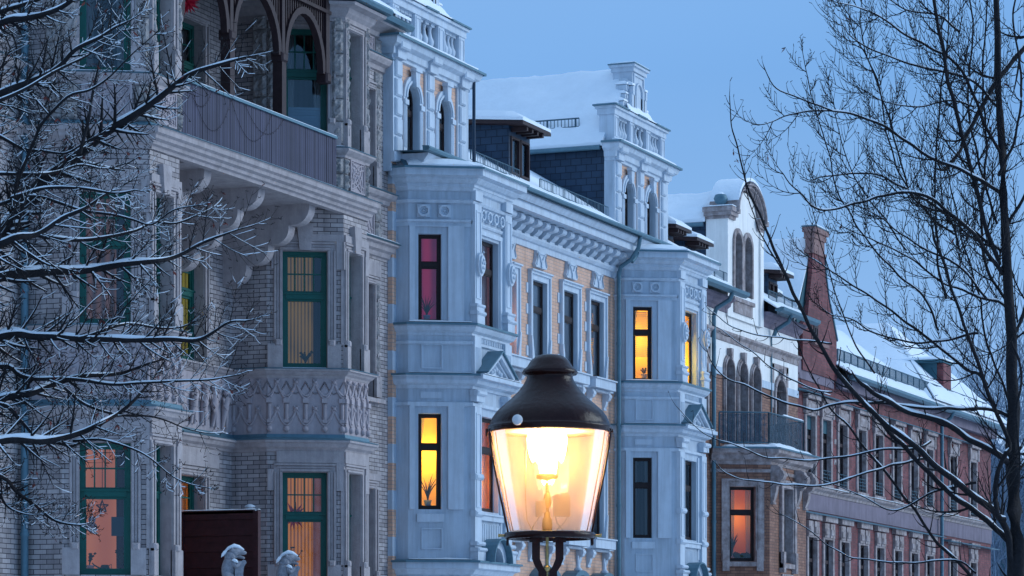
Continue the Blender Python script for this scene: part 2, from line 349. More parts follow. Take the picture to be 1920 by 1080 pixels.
def window(par,fr,a,b,c,d,style='dark',look='room_dark',rev=.22,arch=False,tr=None,drape=True):
    t={'green':.065,'dark':.055,'plain':.06}[style]; fm={'green':'green_paint','dark':'dark_wood','plain':'brown_wood'}[style]
    mb=MB(); e=.004; d0,d1=-rev-.02,-rev+(.05 if style=='green' else .022)
    h=d-c; w_=b-a; zt=c+(tr or {'green':.62,'dark':.66,'plain':.68}[style])*h
    mb.box(fr,a-e,a+t,d0,d1,c-e,d if not arch else d-w_/2); mb.box(fr,b-t,b+e,d0,d1,c-e,d if not arch else d-w_/2)
    mb.box(fr,a+t,b-t,d0,d1,c-e,c+t)
    if arch:
        zs=d-w_/2; I=arc(a+t,b-t,zs); O=arc(a-e,b+e,zs)
        for i in range(len(I)-1): mb.prism(fr,[I[i],I[i+1],O[i+1],O[i]],d0,d1)
    else: mb.box(fr,a+t,b-t,d0,d1,d-t,d+e)
    mb.box(fr,a+t,b-t,d0,d1+(.015 if style=='green' else .008),zt-.05,zt+.05)
    if style=='green':
        mb.box(fr,a-e,b+e,d0,d1+.03,zt+.035,zt+.065)
        rim(mb,fr,a+t,b-t,zt+.065,d-t,.03,d0,d1-.02); rim(mb,fr,a+t,b-t,c+t,zt-.05,.04,d0,d1-.02)
        nc=4 if w_>.6 else 2
        for i in range(1,nc): x=a+t+(w_-2*t)*i/nc; mb.box(fr,x-.012,x+.012,d0,d1-.025,zt+.095,d-t-.03)
        z=(zt+.095+d-t-.03)/2; mb.box(fr,a+t+.03,b-t-.03,d0+.01,d1-.027,z-.012,z+.012)
        if w_>1.5:
            x=(a+b)/2; mb.box(fr,x-.05,x+.05,d0,d1-.01,c+t,zt-.05)
    elif style=='dark':
        rim(mb,fr,a+t,b-t,c+t,zt-.05,.03,d0,d1-.006)
        if not arch: rim(mb,fr,a+t,b-t,zt+.05,d-t,.022,d0,d1-.006)
    else:
        x=(a+b)/2; mb.box(fr,x-.03,x+.03,d0,d1,c+t,zt-.05)
    o=mb.build('window',fm,par)
    g=MB(); dg=-rev+.005
    if arch:
        pts=[(a,c)]+arc(a,b,d-w_/2)+[(b,c)]; g.add([fr.p(u,dg,z) for u,z in pts],[tuple(range(len(pts)))[::-1]])
    else: g.quad(fr.p(a+.01,dg,c+.01),fr.p(b-.01,dg,c+.01),fr.p(b-.01,dg,d-.01),fr.p(a+.01,dg,d-.01))
    g.build('pane','window_glass',o)
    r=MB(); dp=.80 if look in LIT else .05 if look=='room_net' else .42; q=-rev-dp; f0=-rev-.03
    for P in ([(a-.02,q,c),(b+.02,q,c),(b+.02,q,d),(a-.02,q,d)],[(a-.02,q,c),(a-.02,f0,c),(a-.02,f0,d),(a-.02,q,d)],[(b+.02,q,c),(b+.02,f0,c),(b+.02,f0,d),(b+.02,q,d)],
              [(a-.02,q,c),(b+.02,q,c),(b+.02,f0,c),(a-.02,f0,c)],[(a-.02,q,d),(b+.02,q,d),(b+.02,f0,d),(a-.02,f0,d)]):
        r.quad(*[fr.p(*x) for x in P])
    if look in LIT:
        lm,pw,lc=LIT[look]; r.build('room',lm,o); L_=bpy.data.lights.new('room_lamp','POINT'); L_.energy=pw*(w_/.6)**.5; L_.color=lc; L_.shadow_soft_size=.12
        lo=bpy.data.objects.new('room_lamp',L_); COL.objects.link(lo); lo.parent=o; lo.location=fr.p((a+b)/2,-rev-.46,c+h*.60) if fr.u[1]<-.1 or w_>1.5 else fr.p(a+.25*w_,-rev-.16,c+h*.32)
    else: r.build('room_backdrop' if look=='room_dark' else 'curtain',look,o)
    if look in LIT or look in ('room_dark','room_rose') and not arch and drape:
        k=MB(); dd=-rev-.10; ww=w_*(.30 if look!='room_yellow' else .34)
        for sg in ((-1,1) if look!='room_yellow' else (-1,)):
            n=14; x0=a if sg<0 else b
            for j in range(6):
                for i in range(n):
                    def cp(i,j):
                        z=d-.02-(h-.04)*j/6; sw=(1-.55*math.sin(math.pi*min(1,j/6*1.15))**2) if look=='room_yellow' else 1-.12*j/6
                        if look=='room_yellow' and j/6>.62: sw=.12
                        return fr.p(x0-sg*ww*i/n*sw,dd+.014*math.sin(i*2.1),z)
                    k.quad(cp(i,j),cp(i+1,j),cp(i+1,j+1),cp(i,j+1))
        k.build('drape','net_curtain',o)
    return o
def snow(mb,P00,P10,P11,P01,th=.12,nx=12,ny=6,amp=.06,m=0,edge=.5):
    """a lumpy sheet of snow lying on a quad, with a rounded thick edge"""
    A,B,C,D=[Vector(p) for p in (P00,P10,P11,P01)]; top=[];bot=[]
    for j in range(ny+1):
        for i in range(nx+1):
            s,t=i/nx,j/ny; p=(A*(1-s)+B*s)*(1-t)+(D*(1-s)+C*s)*t
            k=min(1,min(t*ny,(ny-t*ny),s*nx,(nx-s*nx))/.8); h=th*(edge+(1-edge)*k)+amp*noise.noise(p*1.1)*k+amp*.35*noise.noise(p*4)
            top.append(p+UP*max(.012,h)); bot.append(p+UP*.004)
    n=(nx+1)*(ny+1); W=nx+1
    mb.add(top,[(j*W+i,j*W+i+1,(j+1)*W+i+1,(j+1)*W+i) for j in range(ny) for i in range(nx)],m,True)
    ring=[i for i in range(nx)]+[nx+j*W for j in range(ny)]+[ny*W+nx-i for i in range(nx)]+[(ny-j)*W for j in range(ny)]
    R2=ring; P=[top[i] for i in R2]+[bot[i] for i in R2]; q=len(R2)
    mb.add(P,[(i,(i+1)%q,q+(i+1)%q,q+i) for i in range(q)],m,False)
def ledge_snow(mb,plan,d0,d1,z,th=.05,m=0):
    """thin snow strip along a ledge"""
    for i in range(len(plan)-1):
        a,b=Vector((*plan[i],0)),Vector((*plan[i+1],0)); t=(b-a); l=t.length
        if l<.15: continue
        t.normalize(); n=Vector((t.y,-t.x,0)); k=max(3,int(l/.12))
        snow(mb,*(x+UP*z for x in (a+n*d1,b+n*d1,b+n*d0,a+n*d0)),th=th,nx=k,ny=2,amp=th*.6,edge=.55)
def pipe(mb,x,y,z0,z1,r=.055,m=0):
    mb.tube([(x,y,z0),(x,y,z1)],r,10,m)
    z=z0+.8
    while z<z1-.3: mb.tube([(x,y,z-.03),(x,y,z+.03)],r*1.22,10,m); z+=1.9
# ================================================================ ground
def ground():
    m=MB(); n=24; xs=[-400+i*50 for i in range(n+1)]
    m.quad((-1500,-1500,0),(2500,-1500,0),(2500,1500,0),(-1500,1500,0)); setting(m.build('ground','snow'))
    m=MB(); m.quad((-200,6,.004),(400,6,.004),(400,14,.004),(-200,14,.004)); setting(m.build('road','asphalt'))
    m=MB(); m.box(ID,-200,400,-22.5,-14,0.0,.13); setting(m.build('pavement','snow'))
ground()

# ================================================================ white house with two bays
H2=thing('plaster_house','white plaster and peach brick house with two gabled bays, snowy roof and dark framed windows','house',loc=(56,25,0))
H2.location=(0,0,0)
Y2=25.0; f2=Fr(0,Y2)
X2A,X2B=54.70,71.1
WX=[60.62,62.42,64.30,66.0]; WH=.42
wallm=MB(); brk=MB()
# main wall: brick field between the bays with window openings
ops=[(x-WH,x+WH,9.40,11.2) for x in WX]+[(x-WH,x+WH,5.70,7.55) for x in WX]+[(x-WH,x+WH,1.6,3.6) for x in WX]
wall(brk,f2,58.0,67.3,.8,11.86,ops,rev=.08,m=0,mr=1)
for a,b,c,d in ops[:1]:
    for u in (a,b): brk.quad(f2.p(u,-.08,c),f2.p(u,-.30,c),f2.p(u,-.30,d),f2.p(u,-.08,d),1)
brk.build('brick_wall',['peach_brick','white_plaster'],H2)
wall(wallm,f2,54.83,58.0,0,12.6,[]); wall(wallm,f2,67.3,X2B,0,12.6,[]); wall(wallm,f2,58.0,67.3,0,.8,[]); wall(wallm,f2,58.0,67.3,11.86,12.6,[])
wallm.quad((X2A,25,0),(X2A,36,0),(X2A,36,12.6),(X2A,25,12.6)); wallm.quad((X2B,36,0),(X2B,25,0),(X2B,25,12.6),(X2B,36,12.6)); wallm.quad((X2A,36,0),(X2B,36,0),(X2B,36,12.6),(X2A,36,12.6))
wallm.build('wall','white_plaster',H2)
# corner quoins (alternating peach and white blocks) on the party edge
q=MB(); z=.6; k=0
while z<12.2:
    hh=.54 if k%2==0 else .38
    q.box(Fr(54.672,25.0),0,.17,-.14,.004,z,z+hh,0 if k%2==0 else 1); z+=hh; k+=1
q.build('quoin',['peach_brick','white_plaster'],H2)
# ---- frieze, cornice, consoles
cr=MB()
plan=[(58.0,Y2),(67.3,Y2)]
cr.sweep(plan,[(0,11.86),(.04,11.86),(.04,11.98),(.09,12.0),(.13,12.06),(.13,12.10),(0,12.10)])
cr.sweep([(54.7,Y2),(70.7,Y2)],[(0,12.44),(.62,12.44),(.62,12.57),(.66,12.58),(.0,12.60)])
cr.sweep([(54.7,Y2),(70.7,Y2)],[(.0,12.60),(.66,12.60),(.70,12.64),(.76,12.72),(.76,12.75),(0,12.76)])
cr.build('cornice','white_trim',H2)
gt=MB(); gt.sweep([(54.5,Y2),(70.75,Y2)],[(.74,12.755),(.86,12.765),(.88,12.81),(.86,12.85),(.72,12.86)]); gt.build('gutter','zinc',H2)
def console(par,x,z0,z1,dp,wd,fr=f2,name='console',mt='white_trim'):
    m=MB(); h=z1-z0; n=16; D=[]; c=(dp*.62,z1-h*.27); rr=h*.27
    for i in range(n+1):
        t=i/n; z=z0+h*t; d=dp*(.14+.34*min(1,t/.5)+.09*math.sin(t*2*math.pi))
        if abs(z-c[1])<rr: d=max(d,c[0]+dp*.9*rr/h*math.sqrt(1-((z-c[1])/rr)**2))
        if t>.97: d=dp*.5
        D.append((d,z))
    for i in range(n):
        (d,z),(e,y)=D[i],D[i+1]
        for u in (x-wd/2,x+wd/2): m.quad(fr.p(u,0,z),fr.p(u,d,z),fr.p(u,e,y),fr.p(u,0,y))
        m.quad(fr.p(x-wd/2,d,z),fr.p(x+wd/2,d,z),fr.p(x+wd/2,e,y),fr.p(x-wd/2,e,y))
    m.tube([fr.p(x-wd*.62,c[0],c[1]),fr.p(x+wd*.62,c[0],c[1])],rr*.62,10); m.tube([fr.p(x-wd*.7,c[0],c[1]),fr.p(x+wd*.7,c[0],c[1])],rr*.28,8)
    m.box(fr,x-wd*.6,x+wd*.6,0,dp*.25,z0-.03,z0+.02)
    return m.build(name,mt,par)
x=58.55
while x<67.1: console(H2,x,12.11,12.44,.50,.25); x+=.49
# ---- windows of the middle part
def surround(m,fr,x,c,d,w=.42,s=.18):
    rim_=[(x-w,x+w)]
    m.box(fr,x-w-.12,x-w,0,.05,c,d); m.box(fr,x+w,x+w+.12,0,.05,c,d); m.box(fr,x-w-.12,x+w+.12,0,.05,d,d+.12)
    m.box(fr,x-w-s,x-w-.12,0,.085,c+.55,d+.12); m.box(fr,x+w+.12,x+w+s,0,.085,c+.55,d+.12); m.box(fr,x-w-s,x+w+s,0,.09,d+.12,d+s)
    for sg in (-1,1):  # waisted lower ears
        P=[(sg*(w+.12),c+.55),(sg*(w+s),c+.55),(sg*(w+s),c+.45),(sg*(w+.15),c+.22),(sg*(w+.15),c),(sg*w*1.0,c)]
        P=[(x+u,z) for u,z in P]; 
        if sg<0: P=P[::-1]
        m.prism(fr,P,0.0,.10)
    m.box(fr,x-w-s-.02,x+w+s+.02,0,.13,d+s,d+s+.035)
tm=MB()
for x in WX:
    for (c,d) in ((9.40,11.2),(5.70,7.55)):
        surround(tm,f2,x,c,d)
    # ornament panel over the upper windows
    P=[(x-.30,11.49),(x+.30,11.49),(x+.36,11.55),(x+.26,11.70),(x+.24,11.86),(x-.24,11.86),(x-.26,11.70),(x-.36,11.55)]
    tm.prism(f2,P,0,.08)
    for sg in (-1,1):
        A=[(x+sg*(.22-.17*math.sin(t*math.pi/2)),11.82-.2*t) for t in [i/5 for i in range(6)]]
        tm.tube([f2.p(u,.09,z) for u,z in A],.022,6)
        tm.tube([f2.p(x+sg*.27,.09,11.80),f2.p(x+sg*.22,.09,11.68),f2.p(x+sg*.30,.09,11.54)],.018,6)
    tm.box(f2,x-.035,x+.035,.08,.11,11.50,11.66); tm.box(f2,x-.14,x+.14,.08,.105,11.79,11.82)
tm.build('window_surround','white_trim',H2)
sm=MB()
for (z,) in ((9.14,),(5.44,)):
    sm.box(f2,58.1,66.95,0,.10,z-.02,z+.20)
    for x in WX:
        sm.box(f2,x-.66,x+.66,.10,.26,z,z+.20); sm.box(f2,x-.68,x+.68,0,.30,z+.204,z+.235)
        for i in range(12): sm.box(f2,x-.40+i*.07,x-.36+i*.07,.02,.16,z-.075,z-.022)
for i,z in ((0,9.14),(1,5.44)):
    sm.box(f2,58.1,66.95,.0,.12,z+.204,z+.23)
sm.build('sill','white_trim',H2)
for z in (9.14,5.44):
    for x in WX:
        for sg in (-.52,.52): console(H2,x+sg,z-.42,z-.02,.20,.14,name='bracket')
blk=MB()
for x in WX:
    for (c,d) in ((9.4,11.2),(5.7,7.55)):
        for i in range(4):
            zz=c+.1+i*.46
            for sg in (-1,1): blk.box(f2,x+sg*.66-.06,x+sg*.66+.06,0,.02,zz,zz+.22)
blk.build('quoin_stone','white_trim',H2)
looks2=['room_orange','room_net','room_net','room_net']
for i,x in enumerate(WX):
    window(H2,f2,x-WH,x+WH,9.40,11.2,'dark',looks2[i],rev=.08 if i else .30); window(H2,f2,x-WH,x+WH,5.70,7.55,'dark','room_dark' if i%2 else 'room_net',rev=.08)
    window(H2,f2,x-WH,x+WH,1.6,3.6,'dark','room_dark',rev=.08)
# arched hoods with finials over the ground floor windows
for x in WX[1:]:
    m=MB(); A=arc(x-.55,x+.55,4.35,12,-.25); B=arc(x-.68,x+.68,4.35,12,-.22)
    for i in range(12): m.prism(f2,[A[i],A[i+1],B[i+1],B[i]],0,.35)
    m.prism(f2,[(x-.55,4.3)]+A+[(x+.55,4.3)],0,.12,1); m.box(f2,x-.7,x+.7,0,.30,4.18,4.30,1)
    m.build('arched_hood',['zinc','white_trim'],H2)
    m=MB(); m.lathe((x,Y2-.22,4.76),[(.02,0),(.13,.03),(.13,.07),(.07,.1),(.10,.14),(.045,.2),(.035,.3),(.02,.44),(0,.46)],10); m.build('finial','white_trim',H2)

# ---- the bays
def rosette(m,fr,u,z,s=.14):
    m.box(fr,u-s,u+s,0,.035,z-s,z+s)
    O=[(u+s*.98*math.cos(R(22.5+45*i))*1.02,z+s*.98*math.sin(R(22.5+45*i))*1.02) for i in range(8)]
    I=[(u+s*.72*math.cos(R(22.5+45*i)),z+s*.72*math.sin(R(22.5+45*i))) for i in range(8)]
    for i in range(8): m.prism(fr,[O[i],O[(i+1)%8],I[(i+1)%8],I[i]],.035,.085)
    for i in range(6):
        a=R(60*i+30); c=fr.p(u+s*.36*math.cos(a),.03,z+s*.36*math.sin(a)); m.add([(c[0]+s*.24*math.cos(t)*fr.u[0]*1.0,c[1]+s*.24*math.cos(t)*fr.u[1],c[2]+s*.24*math.sin(t)) for t in [R(60*k) for k in range(6)]]+[fr.p(u+s*.36*math.cos(a),.06,z+s*.36*math.sin(a))],[(k,(k+1)%6,6) for k in range(6)])
    m.lathe(fr.p(u,.05,z),[(0,-s*.2),(s*.16,-s*.12),(s*.2,0),(s*.16,s*.12),(0,s*.2)],8)
def bay2(x0,looks):
    P0=(x0,25.0);P1=(x0,24.75);P2=(x0+.625,23.6675);P3=(x0+.625+1.93,23.6675);P4=(x0+1.25+1.93,24.75);P5=(x0+1.25+1.93,25.0)
    plan=[P0,P1,P2,P3,P4,P5]
    fc=Fr(*P1,.625,-1.0825); ff=Fr(*P2); fr_=Fr(*P3,.625,1.0825); L_=1.25
    co=(.20,.66); fo=(.50,1.43)
    w=MB()
    wins=[(9.45,11.21),(5.75,7.65),(1.9,3.8)]
    for f,a,b,le in ((fc,*co,L_),(ff,*fo,1.93),(fr_,L_-co[1],L_-co[0],L_)):
        wall(w,f,0,le,0,12.1,[(a,b,c,d) for c,d in wins],rev=.17 if f is not ff else .15)
    wall(w,Fr(*P0,0,-1),0,.25,0,12.1,[]); wall(w,Fr(*P4,0,1),0,.25,0,12.1,[])
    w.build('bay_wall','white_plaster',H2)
    t=MB()
    # mouldings round the bay
    t.sweep(plan,[(0,12.05),(.05,12.07),(.08,12.13),(.10,12.14),(.10,12.19),(.16,12.21),(.22,12.27),(.22,12.30),(.34,12.33),(.34,12.45),(.36,12.46),(.36,12.48),(0,12.48)])
    t.sweep(plan,[(0,11.81),(.05,11.82),(.08,11.87),(.03,11.895),(0,11.90)])
    t.sweep([P0,P1,P2],[(0,11.36),(.025,11.36),(.025,11.43),(.075,11.45),(.075,11.485),(0,11.50)])
    t.sweep([P2,P3,P4,P5],[(0,11.42),(.02,11.42),(.04,11.46),(.04,11.48),(0,11.49)])
    t.sweep(plan,[(0,9.19),(.03,9.21),(.03,9.25),(.10,9.29),(.15,9.36),(.15,9.42),(0,9.42)])
    t.sweep(plan,[(0,9.01),(.05,9.03),(.05,9.08),(0,9.10)])
    t.sweep(plan,[(0,8.14),(.04,8.15),(.06,8.20),(.17,8.24),(.20,8.30),(.20,8.37),(.24,8.40),(0,8.41)])
    t.sweep(plan,[(0,7.79),(.06,7.81),(.06,7.87),(0,7.89)])
    t.sweep(plan,[(0,4.45),(.06,4.47),(.12,4.55),(.22,4.58),(.22,4.70),(0,4.72)])
    t.sweep(plan,[(0,0),(.1,0),(.1,1.2),(0,1.25)])
    for f,a,b,fl in ((fc,*co,0),(fr_,L_-co[1],L_-co[0],0)):
        for c,d in wins[:2]:
            # raised field around the window
            for (ua,ub,za,zb) in ((.02,a-.07,c-.0,d+.16),(b+.13,L_-.14,c-.0,d+.16),(a-.07,b+.13,d+.14,d+.16)): t.box(f,ua,ub,0,.06,za,zb)
        rosette(t,f,a+.10,11.66,.125); rosette(t,f,a+.52,11.66,.125)
        for za,zb in ((8.56,9.0),(4.98,5.36)):
            for (ua,ub,zc,zd) in ((a+.06,a+.08,za,zb),(b+.0,b+.02,za,zb),(a+.06,b+.02,za-.02,za),(a+.06,b+.02,zb,zb+.02)): t.box(f,ua,ub,0,.028,zc,zd)
        t.box(f,a+.04,b+.0,0,.025,7.95,8.08)
        t.box(f,a-.03,b+.05,0,.05,5.50,5.66)
    # front pilasters with medallions, bases and consoles
    for s in (0,1):
        u0,u1=((-.0,.34) if s==0 else (1.59,1.93))
        for zb,zt in ((9.45,11.82),(5.3,7.80),(4.72,5.3)):
            t.box(ff,u0,u1,0,.09,zb,zt)
            if zt-zb>1: rim(t,ff,u0+.05,u1-.05,zb+.5,zt-.12,.03,.09,.105)
        t.box(ff,u0-.02,u1+.02,0,.15,9.45,9.62); t.bbox(ff,u0-.05,u1+.05,0,.19,9.62,9.70,.03); t.box(ff,u0-.02,u1+.02,0,.14,9.70,9.78); t.bbox(ff,u0-.04,u1+.04,0,.17,9.78,9.84,.02)
        t.box(ff,u0-.03,u1+.03,0,.17,4.74,4.92); t.bbox(ff,u0-.06,u1+.06,0,.21,4.92,5.0,.03); t.bbox(ff,u0-.04,u1+.04,0,.18,5.04,5.12,.03)
        t.bbox(ff,u0-.03,u1+.03,0,.15,6.35,6.47,.04); t.bbox(ff,u0-.03,u1+.03,0,.15,5.62,5.74,.04)
        # capital under the pediment
        t.bbox(ff,u0-.06,u1+.06,0,.20,8.02,8.12,.03); t.box(ff,u0-.03,u1+.03,0,.14,7.90,8.02)
        t.box(ff,u0,u1,0,.085,8.45,9.2)
        for i in range(4): t.box(ff,u0+.05+i*.065,u0+.085+i*.065,.085,.10,8.5,8.98)
        t.box(ff,u0-.01,u1+.01,0,.11,11.89,12.08)
        # oval medallion
        c=(u0+u1)/2; O=[(c+.155*math.cos(R(i*22.5)),10.63+.24*math.sin(R(i*22.5))) for i in range(16)]
        t.prism(ff,O,.09,.16,0,True); O=[(c+.11*math.cos(R(i*22.5)),10.63+.18*math.sin(R(i*22.5))) for i in range(16)]; t.prism(ff,O,.16,.20,0,True)
        for i in range(5):
            a=R(72*i+18); t.lathe(ff.p(c+.05*math.cos(a),.20,10.63+.085*math.sin(a)),[(0,-.035),(.03,-.02),(.035,0),(.03,.02),(0,.035)],8)
        t.lathe(ff.p(c,.2,10.87),[(0,-.03),(.03,0),(0,.03)],8)
    # front field: small rosettes, lintels, flutes
    for i in range(4):
        u=.48+i*.325
        rosette(t,ff,u,11.66,.115)
    t.box(ff,.34,.46,0,.03,9.45,11.36); t.box(ff,1.47,1.59,0,.03,9.45,11.36); t.box(ff,.34,1.59,0,.035,11.27,11.36)
    t.box(ff,.34,.46,0,.03,5.3,7.75); t.box(ff,1.47,1.59,0,.03,5.3,7.75)
    for i in range(13): t.box(ff,.42+i*.09,.46+i*.09,0,.02,9.10,9.19) ; t.box(ff,.40+i*.09,.45+i*.09,0,.02,4.95,5.5)
    t.box(ff,.38,1.55,0,.07,5.56,5.66); t.box(ff,.36,1.57,.0,.10,5.662,5.70)
    t.build('bay_ornament','white_trim',H2)
    # pediment over the first floor window
    g=MB(); c=.86; hw=.68; zp=8.96
    g.prism(ff,[(c-hw,8.41),(c+hw,8.41),(c,zp-.06)],0,.16,1)
    for sg in (-1,1):
        A=[(c+sg*(hw+.04),8.42),(c+sg*(hw+.04),8.50),(c,zp-.02),(c,zp-.12)]; A=A if sg<0 else A[::-1]
        g.prism(ff,A,.0,.30,1)
        A=[(c+sg*(hw-.10),8.415),(c+sg*(hw-.04),8.44),(c,zp-.15),(c,zp-.20)]; A=A if sg<0 else A[::-1]
        g.prism(ff,A,.0,.22,1)
        A=[(c+sg*(hw+.10),8.47),(c+sg*(hw+.10),8.50),(c,zp+.02),(c,zp-.01)]; A=A if sg<0 else A[::-1]
        g.prism(ff,A,.0,.35,0)
    g.box(ff,-.16,2.05,.0,.33,8.33,8.412,1)
    for i in range(5): g.lathe(ff.p(c-.24+.12*i,.17,8.52+.08*(1-abs(i-2)/2)),[(0,-.06),(.05,-.03),(.06,.02),(.035,.05),(0,.07)],8,1)
    g.build('pediment',['zinc','white_trim'],H2)
    # round headed hood at the foot
    g=MB(); c=.86; A=arc(c-.30,c+.30,4.72,12); B=arc(c-.46,c+.46,4.72,12)
    for i in range(12): g.prism(ff,[A[i],A[i+1],B[i+1],B[i]],0.0,.22,1); 
    B2=arc(c-.49,c+.49,4.72,12)
    for i in range(12): g.prism(ff,[B[i],B[i+1],B2[i+1],B2[i]],-.0,.36,0)
    g.build('arched_hood',['zinc','white_trim'],H2)
    # zinc flashings and snow
    z_=MB()
    for zz,d in ((12.482,.37),(9.422,.17),(8.412,.26),(4.722,.25)): z_.sweep(plan,[(-.02,zz),(d,zz),(d+.015,zz-.03),(d+.02,zz-.03),(d+.02,zz+.012),(-.02,zz+.045)])
    z_.build('flashing','zinc',H2)
    s=MB(); O=[(P1[0]+.02,P1[1])]
    ledge_snow(s,[P1,P2],.03,.15,9.45,.035); ledge_snow(s,[P2,P3],.2,.3,8.43,.03)
    ledge_snow(s,[P1,P2],.02,.2,8.44,.02); ledge_snow(s,[P1,P2],.03,.2,4.75,.03)
    # roof of the bay
    s.add([],[])
    a=(x0-.05,24.85,12.80);b=(x0+3.25,24.85,12.80)
    for (q0,q1,r1,r0) in (((x0-.33,24.6,12.5),(x0+.43,23.34,12.5),(x0+1.0,24.85,12.80),(x0+.0,24.85,12.72)),((x0+.43,23.33,12.5),(x0+2.75,23.33,12.5),(x0+2.2,24.85,12.82),(x0+.98,24.85,12.82)),((x0+2.75,23.34,12.5),(x0+3.5,24.6,12.5),(x0+3.2,24.85,12.72),(x0+2.2,24.85,12.80))):
        snow(s,q0,q1,r1,r0,.09,14,8,.05,edge=.4)
    s.build('snow_cover','snow',H2)
    bl=MB(); bl.add([(x0-.36,24.68,12.5),(x0+.42,23.32,12.5),(x0+2.76,23.32,12.5),(x0+3.55,24.68,12.5),(x0+3.3,24.95,12.76),(x0-.1,24.95,12.76)],[(0,1,2,3,4,5)]); bl.build('bay_roof','zinc',H2)
    for (c,d),lk in zip(wins,looks):
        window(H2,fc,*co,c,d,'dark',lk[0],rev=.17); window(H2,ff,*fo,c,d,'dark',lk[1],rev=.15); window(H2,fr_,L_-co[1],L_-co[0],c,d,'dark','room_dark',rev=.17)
    return fc,ff
fcA,ffA=bay2(54.88,[('room_wine','room_rose'),('room_yellow','room_orange'),('room_dark','room_dark')])
fcB,ffB=bay2(67.28,[('room_yellow','room_yellow'),('room_dark','room_dark'),('room_dark','room_dark')])

# ---- the two gables with balustrades
def gable2(xl,xr,side=True):
    f=Fr(xl,24.93); W=xr-xl; g=MB()
    cs=[.97,W-1.22]; hw=.31
    wall(g,f,0,W,12.55,14.95,[(c-hw,c+hw,12.72,14.26,True) for c in cs],rev=.13,m=0,mr=1)
    g.box(f,-.004,.04,-.22,-.001,12.4,15.02,1); g.box(f,W-.04,W+.004,-.22,-.001,12.4,15.02,1); g.build('gable_wall',['peach_brick','white_plaster'],H2)
    t=MB()
    for u in (.21,W/2-.1,W-.36):
        t.box(f,u-.21,u+.21,0,.045,12.6,14.62)
        z=12.72; t.bbox(f,u-.23,u+.23,0,.11,12.58,12.78,.03)
        while z<14.55: t.bbox(f,u-.15,u+.15,.045,.10,z+.02,min(z+.36,14.6),.03); z+=.385
    t.box(f,W-.15,W-.0,0,.045,12.6,14.62)
    for c in cs:
        archrim(t,f,c-hw,c+hw,13.3,14.26,.16,0,.06,foot=False)
        archrim(t,f,c-hw-.03,c+hw+.03,13.3,14.29,.05,.06,.085,foot=False)
        for sg in (-1,1):
            a_,b_=sorted((c+sg*hw,c+sg*(hw+.16))); t.box(f,a_,b_,0,.05,12.84,13.95); t.box(f,a_-.02,b_+.02,.002,.085,12.64,12.84); t.box(f,a_-.01,b_+.01,.05,.09,13.80,13.90)
            for i in range(3): t.box(f,c+sg*(hw+.08)+(-.055+i*.045),c+sg*(hw+.08)+(-.032+i*.045),.05,.062,12.95,13.78)
        t.prism(f,[(c-.07,14.20),(c+.07,14.20),(c+.11,14.50),(c-.11,14.50)],.04,.15); t.box(f,c-.15,c+.15,.04,.18,14.50,14.56)
    Pl=[(xl-.003,25.12),(xl-.003,24.93),(xr+.003,24.93),(xr+.003,25.12)]
    t.sweep(Pl,[(0,14.60),(.05,14.62),(.05,14.68),(.10,14.70),(.12,14.82),(.22,14.88),(.26,14.97),(.26,15.02),(0,15.03)])
    for u in (.21,W/2-.1,W-.36): t.box(f,u-.2,u+.2,.05,.15,14.63,14.86); t.bbox(f,u-.23,u+.23,.1,.25,14.80,14.96,.03)
    # balustrade
    yb=-.02; z0,z1=15.16,15.72
    t.box(f,.08,W-.08,-.40,-.02,15.03,z0)
    t.box(f,.05,W-.05,-.42,0.02,z1,z1+.14); t.box(f,.0,W,-.46,.07,z1+.14,z1+.20)
    ped=[.24,W*.345,W*.655,W-.24]
    for u in ped: t.box(f,u-.15,u+.15,-.38,-.0,z0,z1); rim(t,f,u-.11,u+.11,z0+.05,z1-.04,.025,0,.015)
    
    t.build('gable_ornament','white_trim',H2)
    bs=[]
    for i in range(3):
        n=4 if i!=1 else 3
        a,b=ped[i]+.15,ped[i+1]-.15
        for k in range(n):
            u=a+(b-a)*(k+.5)/n; m=MB(); p=f.p(u,-.14,z0)
            m.box(f,u-.085,u+.085,-.22,-.06,z0,z0+.06); m.box(f,u-.085,u+.085,-.22,-.06,z1-.06,z1)
            m.lathe(p,[(.055,.05),(.06,.08),(.095,.16),(.10,.22),(.06,.30),(.055,.33),(.04,.40),(.045,.46),(.06,.50)],8); m.build('baluster','white_trim',H2)
    # finial block
    fi=MB(); c=W/2; zb=z1+.20
    fi.box(f,c-.42,c+.42,-.55,-.05,zb,17.02); rim(fi,f,c-.36,c+.36,zb+.1,16.95,.05,-.05,-.02)
    archrim(fi,f,c-.2,c+.2,zb+.15,16.72,.05,-.05,-.005)
    fi.box(f,c-.52,c-.2,-.5,-.02,zb,zb+.5); fi.box(f,c+.2,c+.52,-.5,-.02,zb,zb+.5); fi.box(f,c-.50,c-.40,-.4,.0,zb+.5,16.62); fi.box(f,c+.40,c+.50,-.4,.0,zb+.5,16.62)
    fi.box(f,c-.47,c+.47,-.58,0.0,16.98,17.09); fi.box(f,c-.52,c+.52,-.62,.05,17.09,17.15)
    for sg in (-1,1):
        for (du,dz,r) in ((.72,.2,.15),(.62,.42,.11),(.56,.66,.10)):
            fi.tube([f.p(c+sg*du,-.38,zb+dz),f.p(c+sg*du,-.12,zb+dz)],r,14); fi.tube([f.p(c+sg*du,-.40,zb+dz),f.p(c+sg*du,-.10,zb+dz)],r*.45,10)
        P=[(c+sg*.5,zb),(c+sg*.92,zb),(c+sg*.8,zb+.12),(c+sg*.62,zb+.4),(c+sg*.5,zb+.9)]; P=P if sg>0 else P[::-1]
        fi.prism(f,P,-.36,-.14)
    fi.build('gable_finial','white_trim',H2)
